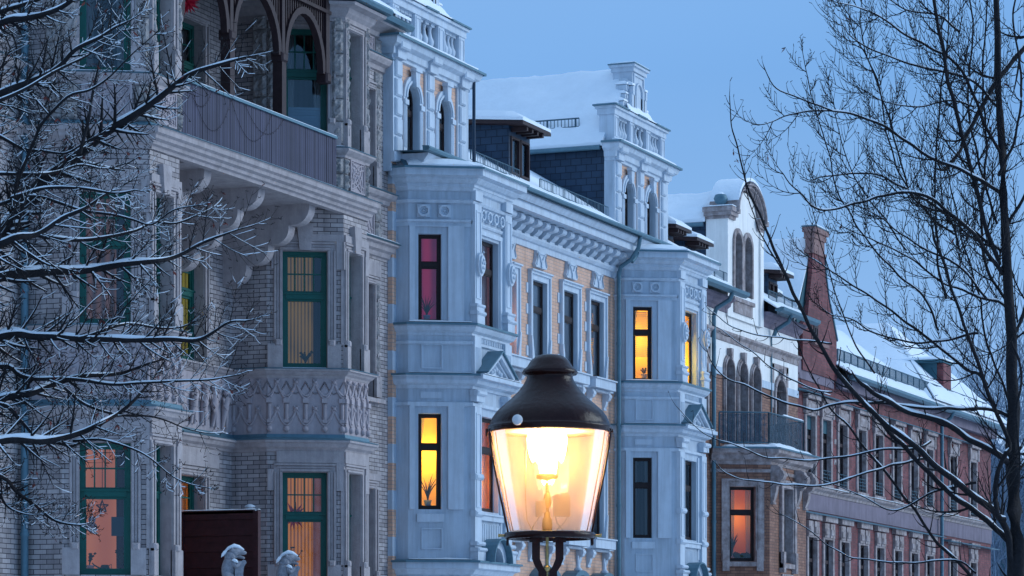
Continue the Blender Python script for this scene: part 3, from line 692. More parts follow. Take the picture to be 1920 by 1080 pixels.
    z_=MB(); z_.sweep(Pl,[(-.02,15.03),(.29,15.025),(.31,14.99),(.32,14.99),(.32,15.04),(-.02,15.07)]); z_.box(f,c-.54,c+.54,-.64,.07,17.151,17.175)
    for a,b in ((-.06,.9),(c-.35,c+.25),(W-.95,W+.04)): z_.box(f,a,b,-.50,.11,z1+.201,z1+.235)
    z_.build('flashing','zinc',H2)
    s=MB(); snow(s,f.p(.0,.27,15.05),f.p(W,.27,15.05),f.p(W,-.02,15.10),f.p(0,-.02,15.10),.075,40,3,.05)
    snow(s,f.p(c-.5,.04,17.176),f.p(c+.5,.04,17.176),f.p(c+.5,-.58,17.176),f.p(c-.5,-.58,17.176),.05,8,5,.02)
    for a,b in ((.0,c-.45),(c+.45,W)): snow(s,f.p(a,.06,z1+.236),f.p(b,.06,z1+.236),f.p(b,-.42,z1+.236),f.p(a,-.42,z1+.236),.05,12,3,.05)
    snow(s,f.p(c-.9,.04,z1+.24),f.p(c+.9,.04,z1+.24),f.p(c+.7,-.1,z1+.42),f.p(c-.7,-.1,z1+.42),.08,14,4,.08)
    for sg in (-1,1):
        for (du,dz,r) in ((.72,.2,.15),(.62,.42,.11),(.56,.66,.10)):
            x=c+sg*du; snow(s,f.p(x-r,-.1,zb+dz+r*.6),f.p(x+r,-.1,zb+dz+r*.6),f.p(x+r,-.4,zb+dz+r*.6),f.p(x-r,-.4,zb+dz+r*.6),.09,5,4,.01)
    for u in (c-.45,c+.45): snow(s,f.p(u-.09,0,16.63),f.p(u+.09,0,16.63),f.p(u+.09,-.42,16.63),f.p(u-.09,-.42,16.63),.11,5,4,.02)
    s.build('snow_cover','snow',H2)
    for cc in cs: window(H2,f,cc-hw,cc+hw,12.72,14.26,'dark','room_net',rev=.13,arch=True)
def cross_roof(par,xl,xr,yf,yb,ze,zr,ov=.15,guard=False,mslate='slate_tiles'):
    """roof of a cross gable: slate cheeks, snow covered slopes up to a ridge"""
    m=MB(); xm=(xl+xr)/2
    m.quad((xl,yb,ze-4),(xl,yf,ze-4),(xl,yf,ze),(xl,yb,ze)); m.quad((xr,yf,ze-4),(xr,yb,ze-4),(xr,yb,ze),(xr,yf,ze)); m.quad((xl,yf+.02,ze-3),(xr,yf+.02,ze-3),(xr,yf+.02,ze),(xl,yf+.02,ze)); m.add([(xl,yf+.02,ze),(xr,yf+.02,ze),(xm,yf+.02,zr)],[(0,1,2)])
    m.build('slate_cheek',mslate,par)
    s=MB(); k=(zr-ze)/(xm-xl)
    snow(s,(xl-ov,yb,ze-ov*k*.3),(xl-ov,yf+.02,ze-ov*k*.3),(xm,yf+.02,zr),(xm,yb,zr),.17,50,22,.10,edge=.6)
    snow(s,(xr+ov,yf+.02,ze-ov*k*.3),(xr+ov,yb,ze-ov*k*.3),(xm,yb,zr),(xm,yf+.02,zr),.17,50,22,.10,edge=.6)
    s.build('snow_cover','snow',par)
    g=MB()
    for x in (xl-ov-.05,xr+ov+.05): g.tube([(x,yf+.05,ze-.09),(x,yb,ze-.09)],.06,8)
    g.build('gutter','zinc',par)
    if guard:
        for sg,x in ((1,xl+.25),):
            z=ze+.25*k+.24
            m=MB(); snowguard(m,(x,yf+3,z),(x,yf+.75,z),.2,.012); m.build('snow_guard','blue_iron',par)
def snowguard(m,a,b,h=.17,r=.008):
    a,b=Vector(a),Vector(b); n=max(2,int((b-a).length/.09))
    for dz in (0,h): m.tube([a+UP*dz,b+UP*dz],r*1.5,4)
    for i in range(n+1):
        p=a.lerp(b,i/n); rr=r*(2 if i%8==0 else .8); m.tube([p-UP*(.06 if i%8==0 else 0),p+UP*h],rr,4)
gable2(54.46,58.23); gable2(66.98,70.73)
cross_roof(H2,54.5,58.2,25.14,33,15.0,17.05); cross_roof(H2,67.0,70.70,25.14,33,15.0,17.05,guard=True)
# main roof
def roof(par,x0,x1,ye,ze,k,yr,nx=60,th=.14):
    m=MB(); m.quad((x0,ye,ze),(x1,ye,ze),(x1,yr,ze+k*(yr-ye)),(x0,yr,ze+k*(yr-ye))); m.quad((x1,yr+5,ze),(x0,yr+5,ze),(x0,yr,ze+k*(yr-ye)),(x1,yr,ze+k*(yr-ye)))
    m.build('roof','slate_tiles',par)
    s=MB(); snow(s,(x0,ye+.05,ze+.02),(x1,ye+.05,ze+.02),(x1,yr,ze+.02+k*(yr-ye)),(x0,yr,ze+.02+k*(yr-ye)),th,nx,14,.06,edge=.4); s.build('snow_cover','snow',par)
roof(H2,58.24,66.97,24.2,12.72,.60,30.5,50,.11); roof(H2,70.74,71.1,24.2,12.72,.60,30.5,6,.11)
m=MB()
for a,b in ((54.5,58.24),(66.97,70.74)): m.add([(a,24.2,12.765),(b,24.2,12.765),(b,24.92,12.80),(a,24.92,12.80)],[(0,1,2,3)])
m.build('ledge','zinc',H2)
m=MB()
for a,b in ((58.5,61.2),(62.4,66.7)):
    y=24.95; snowguard(m,(a,y,12.72+.6*(y-24.2)+.1),(b,y,12.72+.6*(y-24.2)+.1),.2)
m.build('snow_guard','blue_iron',H2)
def dormer(par,x0,x1,yf,zb,zt,yb,look='room_net',wins=2):
    f=Fr(x0,yf); W=x1-x0; m=MB(); z0=zb+.06
    o=[(W*(.08+.46*i)+.03,W*(.08+.46*i)+.03+W*.36,z0+.08,zt-.28) for i in range(wins)]
    wall(m,f,0,W,zb-.4,zt,o,rev=.06); m.quad((x0,yb,zb-1),(x0,yf,zb-1),(x0,yf,zt),(x0,yb,zt+.15)); m.quad((x1,yf,zb-1),(x1,yb,zb-1),(x1,yb,zt+.15),(x1,yf,zt))
    d=m.build('dormer','slate_tiles',par)
    r=MB(); r.add([(x0-.22,yf-.42,zt+.0),(x1+.22,yf-.42,zt+.0),(x1+.22,yb,zt+.28),(x0-.22,yb,zt+.28),(x0-.22,yf-.42,zt-.07),(x1+.22,yf-.42,zt-.07),(x1+.22,yb,zt+.2),(x0-.22,yb,zt+.2)],[(0,1,2,3),(4,7,6,5),(0,4,5,1),(1,5,6,2),(0,3,7,4)])
    for i in range(4): u=x0+W*(i+.5)/4; r.box(Fr(u,yf),-.04,.04,0,.38,zt-.16,zt-.07)
    r.build('dormer_roof','brown_wood',d)
    s=MB(); xm=(x0+x1)/2
    snow(s,(x0-.22,yf-.42,zt+.01),(x1+.22,yf-.42,zt+.01),(x1+.22,yb,zt+.30),(x0-.22,yb,zt+.30),.20,16,12,.05,edge=.35); s.build('snow_cover','snow',d)
    fr=MB()
    for a,b,c,dd in o: rim(fr,f,a-.03,b+.03,c-.03,dd+.03,.05,-.03,.03)
    fr.build('window_frame','brown_wood',d)
    g=MB()
    for a,b,c,dd in o: g.quad(*[f.p(*q) for q in ((a,-.03,c),(b,-.03,c),(b,-.03,dd),(a,-.03,dd))])
    g.build('pane','window_glass',d); g=MB()
    for a,b,c,dd in o: g.quad(*[f.p(*q) for q in ((a,-.12,c),(b,-.12,c),(b,-.12,dd),(a,-.12,dd))])
    g.build('curtain',look,d)
dormer(H2,61.2,62.42,25.2,13.32,14.50,28.2)
pp=MB(); pipe(pp,67.02,24.8,0,12.0); pp.tube([(67.02,24.8,11.9),(67.0,24.75,12.1),(66.9,24.45,12.25),(66.85,24.25,12.5),(66.85,24.2,12.76)],.05,10); pp.tube([(66.95,24.45,12.2),(67.1,24.4,12.35),(67.2,24.35,12.5)],.05,8); pp.build('downpipe','zinc',H2)
pp=MB(); pipe(pp,58.32,24.8,12.7,14.9,.035); pp.build('downpipe','slate',H2)

bl_=MB()
for i in range(24): bl_.box(fcB,.27,.60,-.235,-.225,10.05+i*.045,10.05+i*.045+.030)
bl_.build('blind','net_curtain',H2)
# ================================================================ brick and sandstone house on the left
H1=thing('brick_house','pale glazed brick and sandstone house with green windows and a timber loggia between two bays','house')
Y1=25.1; f1=Fr(0,Y1); XA,XB=41.03,48.05
FL=[(3.97,6.03),(7.87,9.95),(11.80,13.90)]
def plan1(x0): return [(x0,Y1),(x0,24.4),(x0+.675,23.23),(x0+1.645,23.23),(x0+2.32,24.4),(x0+2.32,Y1)]
LC=1.3508
def twist(m,p,h,r=.042):
    pr=[(r*.9,0)]; n=int(h/.028)
    for i in range(n*2): pr.append((r*(1.08 if i%2 else .82),.02+(h-.04)*i/(n*2-1)))
    m.lathe(p,pr,8); 
def relief_colonnade(m,f,u0,u1,n,z0=6.69,z1=7.70):
    """blind colonnade: twisted shafts, hanging arcs above and below, little flowers between"""
    s=(u1-u0)/n
    for i in range(n+1):
        u=u0+s*i
        if i<n or n==4:
            uu=min(u,u1-.03) if i==n else max(u,u0+.03)
            twist(m,f.p(uu,.03,7.0-.04),.29); m.box(f,uu-.055,uu+.055,0,.075,7.25,7.33); m.box(f,uu-.04,uu+.04,0,.06,6.90,6.96)
            m.lathe(f.p(uu,.03,6.79),[(0,-.06),(.045,-.04),(.058,0),(.045,.04),(0,.06)],8)
    for i in range(n):
        a=u0+s*i; b=a+s; c=(a+b)/2
        for (zc,dp) in ((7.33,.27),(7.38,.22)):
            for (p,q) in ((a,c),(c,b)):
                sg=1 if p==a else -1; pts=[]
                for k in range(7):
                    t=k/6; u=p+(q-p)*t; tt=t if sg>0 else 1-t
                    pts.append(f.p(u,.03,zc+dp*(1-math.cos(tt*math.pi/2))))
                m.tube(pts,.02,5,caps=False)
                pts=[]
                for k in range(7):
                    t=k/6; u=p+(q-p)*t; tt=t if sg>0 else 1-t
                    pts.append(f.p(u,.03,zc-.45-.02+dp*.95*(1-math.cos(tt*math.pi/2))))
                m.tube(pts,.02,5,caps=False)
                pts=[]
                for k in range(5):
                    t=k/4; tt=t if sg>0 else 1-t
                    pts.append(f.p(p+(q-p)*t,.03,7.63-.24*math.sin(tt*math.pi/2)*.9))
                m.tube(pts,.012,4,caps=False)
        for zf in (7.62,7.15):
            m.lathe(f.p(c,.04,zf),[(0,-.035),(.035,-.02),(.04,0),(.03,.025),(0,.035)],7)
            for k in range(4):
                an=R(45+90*k); m.lathe(f.p(c+.045*math.cos(an),.035,zf+.045*math.sin(an)),[(0,-.028),(.026,0),(0,.028)],6)
def relief_tracery(m,f,u0,u1,z0,z1):
    """interlaced arcs in a panel"""
    w=u1-u0; h=z1-z0; rim(m,f,u0,u1,z0,z1,.03,.0,.05)
    n=max(1,round(w/h*1.1)); s=w/n
    for i in range(n):
        a=u0+i*s; b=a+s; c=(a+b)/2; zc=(z0+z1)/2
        for (cx_,cz_,a0,a1) in ((a,z0,0,90),(b,z0,90,180),(a,z1,270,360),(b,z1,180,270)):
            for rr in (.78,.92):
                pts=[f.p(min(u1-.02,max(u0+.02,cx_+s*rr*math.cos(R(a0+(a1-a0)*k/8)))),.025,min(z1-.02,max(z0+.02,cz_+h*rr*math.sin(R(a0+(a1-a0)*k/8))))) for k in range(9)]
                m.tube(pts,.017,5,caps=False)
        m.lathe(f.p(c,.03,zc),[(0,-.05),(.05,0),(0,.05)],6)
def rustic(m,f,u0,u1,z0,z1,h=.40,seed=1):
    """rough faced blocks"""
    z=z0; k=0; rnd=random.Random(seed)
    while z<z1-.05:
        zz=min(z+h,z1); nu,nz=max(3,int((u1-u0)/.045)),8; P=[]
        for j in range(nz+1):
            for i in range(nu+1):
                e=(i in(0,nu)) or (j in(0,nz)); d=.035 if e else .055+.045*rnd.random()
                P.append(f.p(u0+.006+(u1-u0-.012)*i/nu,d,z+.008+(zz-z-.016)*j/nz))
        m.add(P,[(j*(nu+1)+i,j*(nu+1)+i+1,(j+1)*(nu+1)+i+1,(j+1)*(nu+1)+i) for j in range(nz) for i in range(nu)])
        m.box(f,u0+.006,u1-.006,0,.034,z+.008,zz-.008); z=zz
def stone_surround(m,f,a,b,c,d,le,kind):
    """profiled sandstone surround with wider foot and head stones"""
    for k,(o,dd) in enumerate(((.05,.05),(.10,.035),(.15,.06))):
        m.box(f,a-o,a-o+.035,0,dd,c+.42,d); m.box(f,b+o-.035,b+o,0,dd,c+.42,d)
        m.box(f,a-o,b+o,0,dd,d+o-.035,d+o)
    m.box(f,a-.16,a,0,.02,c,d+.16); m.box(f,b,b+.16,0,.02,c,d+.16); m.box(f,a,b,0,.02,d,d+.16)
    m.box(f,max(.0,a-.27),a,0,.085,c,c+.42); m.box(f,b,min(le,b+.24),0,.085,c,c+.42)
    m.bbox(f,a-.14,a-.01,0,.11,c+.38,c+.50,.03); m.bbox(f,b+.01,b+.14,0,.11,c+.38,c+.50,.03)
def bay1(x0,looks):
    pl=plan1(x0); P0,P1,P2,P3,P4,P5=pl
    fp=Fr(*P0,0,-1); fc=Fr(*P1,.675,-1.17); ff=Fr(*P2); fb=Fr(*P3,.675,1.17); fq=Fr(*P4,0,1)
    co=(.27,1.06); fo=(.14,.68)
    w=MB()
    wall(w,fp,0,.7,0,14.2,[],m=0); wall(w,fq,0,.7,0,14.2,[],m=0)
    wall(w,fc,0,LC,0,14.2,[(*co,c,d) for c,d in FL],rev=.22,mr=1); wall(w,fb,0,LC,0,14.2,[(LC-co[1],LC-co[0],c,d) for c,d in FL],rev=.22,mr=1)
    wall(w,ff,0,.97,0,14.2,[(*fo,c,d) for c,d in FL],rev=.26,mr=1)
    w.build('bay_wall',['buff_brick','sandstone'],H1)
    s=MB()
    for f,o,le,mir in ((fc,co,LC,0),(ff,fo,.97,0),(fb,(LC-co[1],LC-co[0]),LC,1)):
        for k,(c,d) in enumerate(FL):
            stone_surround(s,f,o[0],o[1],c,d,le,k)
            if k==0: s.box(f,.16 if (f is fc) else 0.0,le,0,.045,d+.161,6.40); s.box(f,0.0 if f is not fc else .0,o[0]-.16,0,.05,d-.33,d+.05); s.box(f,o[1]+.16,le,0,.05,d-.33,d+.16)
            if k==1:
                s.box(f,.16 if (f is fc) else .0,le,0,.045,d+.161,10.24); s.box(f,o[0]-.2,o[0]-.16,0,.045,d-.33,d+.16); s.box(f,o[1]+.16,le,0,.05,d-.33,d+.161)
                cc=(o[0]+o[1])/2; s.prism(f,[(cc-.10,d+.0),(cc+.10,d+.0),(cc+.15,10.42),(cc-.15,10.42)],0,.10)
            if k==2: s.box(f,0,le,0,.03,d+.161,14.2)
            if k<2:
                s.box(f,le-.05,le,0,.035,c+.42,d-.33)
    s.build('stone_dressing','sandstone',H1)
    r=MB()
    for f,le in ((fp,.7),(fc,LC),(ff,.97),(fb,LC)): pass
    s=MB()
    for f,u0,u1,n in ((fp,0.02,.7,2),(fc,.0,LC,4),(ff,.0,.97,4),(fb,0,LC,4)):
        s.box(f,u0 if f is fp else 0,u1,0,.022,6.66,7.70); relief_colonnade(s,f,u0,u1,n)
    s.build('blind_colonnade','stone_relief',H1)
    s=MB()
    for f,u0,u1 in ((fc,.30,1.08),(ff,.20,.80),(fb,.30,1.08)):
        s.box(f,u0,u1,0,.02,11.04,11.62); relief_tracery(s,f,u0,u1,11.05,11.62)
    s.build('tracery_panel','stone_relief',H1)
    s=MB(); k=int(x0)
    for f,a,b in ((fp,.42,.70),(fc,.0,.24),(fc,1.13,1.35),(ff,.0,.13),(ff,.84,.97),(fb,.0,.22),(fb,1.11,1.35)):
        rustic(s,f,a,b,11.85 if not (f is fp) else 11.85,14.1,.40,k); rustic(s,f,a,b,11.04,11.60,.28,k+1); k+=3
    s.build('rusticated_pilaster','rustic_stone',H1)
    c=MB()
    c.sweep(pl,[(0,6.38),(.03,6.39),(.05,6.43),(.11,6.47),(.14,6.53),(.18,6.55),(.18,6.585),(0,6.60)])
    c.sweep(pl,[(0,7.68),(.03,7.69),(.05,7.73),(.10,7.76),(.13,7.80),(.17,7.81),(.17,7.84),(0,7.85)])
    c.sweep(pl,[(0,11.60),(.04,11.61),(.05,11.65),(.09,11.68),(.14,11.73),(.14,11.765),(0,11.77)])
    c.sweep(pl,[(0,14.0),(.05,14.02),(.05,14.10),(.12,14.16),(.16,14.24),(.30,14.27),(.32,14.32),(0,14.34)])
    c.sweep(pl,[(0,0),(.08,0),(.08,1.5),(0,1.56)])
    c.build('cornice','sandstone',H1)
    z=MB()
    z.sweep(pl,[(0,6.60),(.185,6.588),(.19,6.60),(.05,6.64),(.03,6.70),(0,6.70)]); z.sweep(pl,[(-.02,7.85),(.18,7.842),(.185,7.855),(-.02,7.875)]); z.sweep(pl,[(-.02,11.77),(.15,11.768),(.155,11.78),(-.02,11.80)])
    z.sweep(pl,[(.28,14.34),(.40,14.345),(.43,14.40),(.40,14.45),(.28,14.46)])
    z.build('flashing','zinc',H1)
    for (c_,d_),lk in zip(FL,looks):
        window(H1,fc,*co,c_,d_,'green',lk[0],rev=.20); window(H1,ff,*fo,c_,d_,'green',lk[1],rev=.24); window(H1,fb,LC-co[1],LC-co[0],c_,d_,'green','room_dark',rev=.20)
    s=MB(); ledge_snow(s,[P1,P2],.02,.13,11.79,.02); ledge_snow(s,[P1,P2],-.18,.0,7.872,.015)
    s.build('snow_cover','snow',H1)
    return fp,fc,ff
fpL,fcL,ffL=bay1(XA,[('room_salmon','room_dark'),('room_curtain','room_dark'),('room_dark','room_net')])
fpR,fcR,ffR=bay1(XB,[('room_amber','room_rose'),('room_blind','room_dark'),('room_dark','room_net')])
# plain walls: left strip, middle recess, right strip
MW=(44.95,46.95)
m=MB()
wall(m,f1,36.0,XA,0,15.2,[(38.6,39.6,c,d) for c,d in FL],mr=1)
wall(m,f1,XA+2.32,XB,0,14.6,[(*MW,c,d-.15) for c,d in FL],mr=1)
NW=(53.28,53.98)
wall(m,f1,XB+2.32,54.68,0,15.2,[(*NW,4.0,6.1),(*NW,7.9,10.1),(*NW,12.0,13.9),(51.3,52.3,4.0,6.1),(51.3,52.3,7.9,10.1),(51.3,52.3,12.,13.9)],mr=1)
m.quad((54.66,Y1,12.4),(54.66,36,12.4),(54.66,36,15.2),(54.66,Y1,15.2)); m.quad((36,36,0),(36,Y1,0),(36,Y1,15.2),(36,36,15.2)); m.quad((54.6,36,0),(36,36,0),(36,36,15.2),(54.6,36,15.2))
m.build('wall',['buff_brick','sandstone'],H1)
s=MB()
for a,b,c,d in [(*MW,c,d-.15) for c,d in FL]+[(*NW,4.0,6.1),(*NW,7.9,10.1),(*NW,12.0,13.9),(51.3,52.3,4.0,6.1),(51.3,52.3,7.9,10.1),(51.3,52.3,12.,13.9)]: stone_surround(s,f1,a,b,c,d,60,0)
s.box(f1,44.4,47.5,0,.04,5.98+.08,6.38); s.box(f1,53.0,54.3,0,.035,10.27,10.55); s.box(f1,53.0,54.3,0,.035,6.27,6.4)
s.build('stone_dressing','sandstone',H1)
for k,(c,d) in enumerate(FL): window(H1,f1,*MW,c,d-.15,'green',('room_bright_amber','room_olive','room_dark')[k],rev=.22); window(H1,f1,38.6,39.6,c,d,'green','room_dark')
for c,d in ((4.0,6.1),(7.9,10.1),(12.0,13.9)): window(H1,f1,*NW,c,d,'plain','room_dark'); window(H1,f1,51.3,52.3,c,d,'green','room_dark')
c=MB()
for a,b in ((36,XA),(XB+2.32,54.75)):
    pl=[(a,Y1),(b,Y1)]
    c.sweep(pl,[(0,10.66),(.05,10.68),(.07,10.76),(.13,10.80),(.15,10.88),(.22,10.91),(.22,10.95),(0,10.96)])
    c.sweep(pl,[(0,11.72),(.04,11.73),(.06,11.80),(.14,11.84),(.18,11.90),(.18,11.93),(0,11.94)])
    c.sweep(pl,[(0,14.30),(.05,14.32),(.07,14.40),(.15,14.44),(.20,14.52),(.20,14.56),(0,14.57)])
    c.sweep(pl,[(0,14.95),(.05,14.97),(.08,15.05),(.2,15.1),(.35,15.14),(.35,15.2),(0,15.22)])
c.sweep([(XA+2.32,Y1),(XB,Y1)],[(0,6.38),(.03,6.39),(.05,6.43),(.11,6.47),(.14,6.53),(.18,6.55),(.18,6.585),(0,6.60)])
c.sweep([(XA+2.32,Y1),(XB,Y1)],[(0,7.68),(.03,7.69),(.05,7.73),(.10,7.76),(.13,7.80),(.17,7.81),(.17,7.84),(0,7.85)])
c.box(f1,53.0,54.25,0,.16,7.78,7.86)
c.build('cornice','sandstone',H1)
z=MB()
for a,b in ((36,XA),(XB+2.32,54.78)):
    for zz,d in ((10.96,.24),(11.94,.20),(14.57,.22)): z.sweep([(a,Y1),(b,Y1)],[(-.01,zz),(d,zz-.004),(d+.01,zz+.01),(-.01,zz+.035)])
    z.sweep([(a,Y1),(b+.1,Y1)],[(.33,15.18),(.46,15.19),(.50,15.26),(.46,15.32),(.33,15.33)])
z.sweep([(XA+2.32,Y1),(XB,Y1)],[(0,6.60),(.185,6.588),(.19,6.60),(.05,6.64),(.03,6.70),(0,6.70)])
z.build('flashing','zinc',H1)
s=MB(); rustic(s,f1,54.02,54.28,10.98,11.70,.36,5); rustic(s,f1,54.02,54.28,11.98,14.28,.40,6); rustic(s,f1,54.02,54.28,14.6,14.94,.34,7); rustic(s,f1,54.05,54.2,8,10.2,.36,9); s.build('rusticated_pilaster','rustic_stone',H1)
s=MB(); s.box(f1,53.1,53.95,0,.02,11.0,11.68); relief_tracery(s,f1,53.1,53.95,11.02,11.68); s.box(f1,53.1,53.95,0,.02,14.6,14.93); relief_tracery(s,f1,53.1,53.95,14.61,14.93); s.build('tracery_panel','stone_relief',H1)
s=MB(); snow(s,(50.5,24.88,10.99),(54.75,24.88,10.99),(54.75,25.08,11.02),(50.5,25.08,11.02),.03,30,2,.02); s.build('snow_cover','snow',H1)
# carved figures in the recess
s=MB(); s.box(f1,XA+2.33,XB-.02,0,.025,6.70,7.68); rnd=random.Random(4)
for i in range(11):
    u=43.75+i*.39; h=.66+.08*rnd.random(); z0=6.78; lean=rnd.uniform(-.05,.05)
    s.tube([f1.p(u-.05,.05,z0),f1.p(u-.045,.07,z0+h*.28),f1.p(u-.02+lean*.5,.08,z0+h*.52),f1.p(u+lean,.08,z0+h*.78),f1.p(u+lean,.07,z0+h*.84)],[.035,.045,.075,.085,.03],7)
    s.tube([f1.p(u+.06,.05,z0),f1.p(u+.05,.07,z0+h*.28),f1.p(u+lean*.5,.07,z0+h*.5)],[.032,.042,.06],6)
    s.tube([f1.p(u+lean-.07,.08,z0+h*.76),f1.p(u+lean-.12,.10,z0+h*.58),f1.p(u+lean-.04,.12,z0+h*.45)],[.03,.028,.02],6)
    s.tube([f1.p(u+lean+.07,.08,z0+h*.76),f1.p(u+lean+.13,.10,z0+h*.62),f1.p(u+lean+.15,.1,z0+h*.86)],[.03,.026,.02],6)
    s.lathe(f1.p(u+lean,.08,z0+h*.93),[(0,-.065),(.045,-.04),(.055,0),(.04,.045),(0,.062)],8)
s.build('carved_frieze','stone_relief',H1)
# ---- balcony slab with its heavy cornice, brackets
YF=23.23
c=MB()
pl=[(XA,Y1),(XA,24.4),(XA+.675,YF),(XB+1.645,YF),(XB+2.32,24.4),(XB+2.32,Y1)]
c.sweep(pl,[(-.1,10.62),(.03,10.62),(.04,10.67),(.09,10.69),(.10,10.74),(.16,10.77),(.17,10.82),(.22,10.85),(.22,10.92),(.24,10.94),(-.1,10.95)])
c.box(ID,XA+2.2,XB+.1,-Y1,-YF-.1,10.66,10.93)
c.build('balcony_slab','sandstone',H1)
z=MB(); z.sweep(pl,[(-.1,10.952),(.245,10.944),(.255,10.955),(.05,10.99),(.02,11.04),(-.1,11.04)]); z.build('flashing','zinc',H1)
for x in (43.95,45.88,47.81):
    m=MB(); P=[(0,10.66)]; ds=[1.70,1.30,.90,.47]; zs=[10.66,10.30,9.98,9.65]; 
    for i in range(4):
        d=ds[i]; z=zs[i]; dn=ds[i+1] if i<3 else .06; zn=zs[i+1] if i<3 else 9.33; r=min(d-dn,(z-zn)*.85)
        P.append((d,z)); P.append((d,zn+r))
        for k in range(1,8): a=R(90*k/7); P.append((d-r+r*math.cos(a),zn+r-r*math.sin(a)))
        if i<3: P.append((dn,zn))
    P.append((0,9.33)); m.side(f1,P[::-1],x-.12,x+.12); m.build('corbel','sandstone',H1)
# ---- timber balustrade
m=MB(); x=XA+1.66; k=0; rnd=random.Random(3)
while x<XB+.40:
    o=rnd.uniform(0,.006); m.box(Fr(0,23.30),x+.003,x+.079,.0,.03+o,10.99,11.90); x+=.082; k+=1
m.box(Fr(0,23.30),XA+1.66,XB+.42,-.03,.0,11.1,11.2); m.box(Fr(0,23.30),XA+1.66,XB+.42,-.03,.0,11.7,11.8)
m.build('balcony_boarding','board',H1)
m=MB(); m.box(Fr(0,23.30),XA+1.62,XB+.43,-.06,.07,11.90,11.945); m.build('handrail','zinc',H1)
m=MB(); snow(m,(XA+1.65,23.24,11.946),(XB+.42,23.24,11.946),(XB+.42,23.35,11.946),(XA+1.65,23.35,11.946),.02,60,2,.012); snow(m,(XA+1.7,23.12,11.0),(XB+.4,23.12,11.0),(XB+.4,23.25,11.02),(XA+1.7,23.25,11.02),.02,60,2,.014); m.build('snow_cover','snow',H1)
# ---- timber arcade
ft=Fr(0,23.38)
m=MB(); posts=[42.86,44.66,46.56,48.28]
for i,x in enumerate(posts):
    if i in(1,2): m.box(ft,x-.08,x+.08,-.12,.06,11.0,12.95); m.bbox(ft,x-.11,x+.11,-.14,.09,12.9,13.06,.03); m.box(ft,x-.055,x+.055,-.1,.05,13.0,14.5)
    else: m.box(ft,x-.07,x+.07,-.1,.06,13.0,14.5); m.bbox(ft,x-.10,x+.10,-.12,.09,12.86,13.04,.03)
for i in range(3):
    a,b=posts[i]+.06,posts[i+1]-.06; zs=13.0; n=14; rr=(b-a)/2; cc=(a+b)/2
    for off,dd in ((0,.05),):
        I=[(cc-rr*math.cos(math.pi*k/n),zs+1.02*math.sin(math.pi*k/n)) for k in range(n+1)]; O=[(cc-(rr-.11)*math.cos(math.pi*k/n),zs+.90*math.sin(math.pi*k/n)) for k in range(n+1)]
        for k in range(n): m.prism(ft,[O[k],O[k+1],I[k+1],I[k]],-.07,.05)
    u=a+.05
    while u<b:
        t=abs(u-cc)/rr; zz=zs+1.02*math.sqrt(max(0,1-t*t)); m.box(ft,u-.018,u+.018,-.03,.01,zz-.02,14.42); u+=.085
m.box(ft,42.8,48.4,-.08,.07,14.08,14.14); m.box(ft,42.8,48.4,-.1,.10,14.42,14.56)
m.build('timber_arcade','brown_wood',H1)
m=MB(); m.box(ID,42.6,48.9,-25.1,-23.1,14.56,14.66); m.build('loggia_ceiling','brown_wood',H1)
m=MB(); m.box(ID,44.35,44.42,-25.0,-24.4,11.0,12.15); m.box(ID,45.2,46.3,-24.95,-24.9,11.0,12.1); m.build('wooden_partition','brown_wood',H1)
# roof above
m=MB(); m.quad((36,22.95,14.45),(54.7,24.65,15.25),(54.7,31,19),(36,31,19)); 
m.v=[];m.f=[];m.m=[];m.sm=[]
m.add([(36,24.62,15.3),(54.7,24.62,15.3),(54.7,31,18.9),(36,31,18.9),(54.7,36,15.2),(36,36,15.2)],[(0,1,2,3),(3,2,4,5)])
for x0 in (XA,XB): m.add([(x0-.3,24.5,14.47),(x0+.5,22.95,14.47),(x0+1.82,22.95,14.47),(x0+2.62,24.5,14.47),(x0+2.62,25.1,15.2),(x0-.3,25.1,15.2)],[(0,1,2,3,4,5)])
m.add([(42.6,22.98,14.67),(49,22.98,14.67),(49,25.1,15.25),(42.6,25.1,15.25)],[(0,1,2,3)])
m.build('roof','slate_tiles',H1)
m=MB(); snow(m,(36,24.6,15.35),(54.7,24.6,15.35),(54.7,31,18.95),(36,31,18.95),.12,50,8,.05); m.build('snow_cover','snow',H1)
pp=MB(); pipe(pp,40.88,24.98,0,15.1,.06); pp.build('downpipe','zinc',H1)
pp=MB(); pipe(pp,43.42,25.0,7.9,10.6,.03); 
# ---- wall lamp, screen, terrace, lions
g=MB(); c=(48.05-.12,24.68,5.30)
pr=[(0,-.125)]+[( .13*math.cos(R(-70+14*i))*(1.0 if i%2 else .96),.13*math.sin(R(-70+14*i))) for i in range(12)]+[(0,.13)]
g.lathe(c,pr,16); lamp=g.build('wall_lamp','white_stone'); tag(lamp,'round ribbed white wall lamp, unlit, capped with snow above the dark fence panel','lamp')
g=MB(); g.lathe((c[0],c[1],c[2]+.105),[(.10,0),(.085,.03),(.04,.05),(0,.055)],12); g.build('snow_cover','snow',lamp)
g=MB(); g.box(ID,c[0],48.05,-c[1]-.03,-c[1]+.03,c[2]-.03,c[2]+.03); g.build('bracket','zinc',lamp)
scn=thing('privacy_screen','dark brown wooden fence panel with a white capping, standing beside the recessed ground floor window','fence panel')
m=MB(); fs=Fr(46.1,25.06,0,-1)
for i in range(14): m.box(fs,.02,1.44,-.012,.008+.022*(i%2),3.3+i*.137,3.3+i*.137+.1365)
m.build('boards','screen_wood',scn)
m=MB(); m.box(fs,1.40,1.50,-.05,.05,0,5.22); m.box(fs,.0,.06,-.05,.05,3.2,5.20); m.box(fs,.0,1.4,-.03,.03,5.18,5.235); m.build('post','screen_wood',scn)
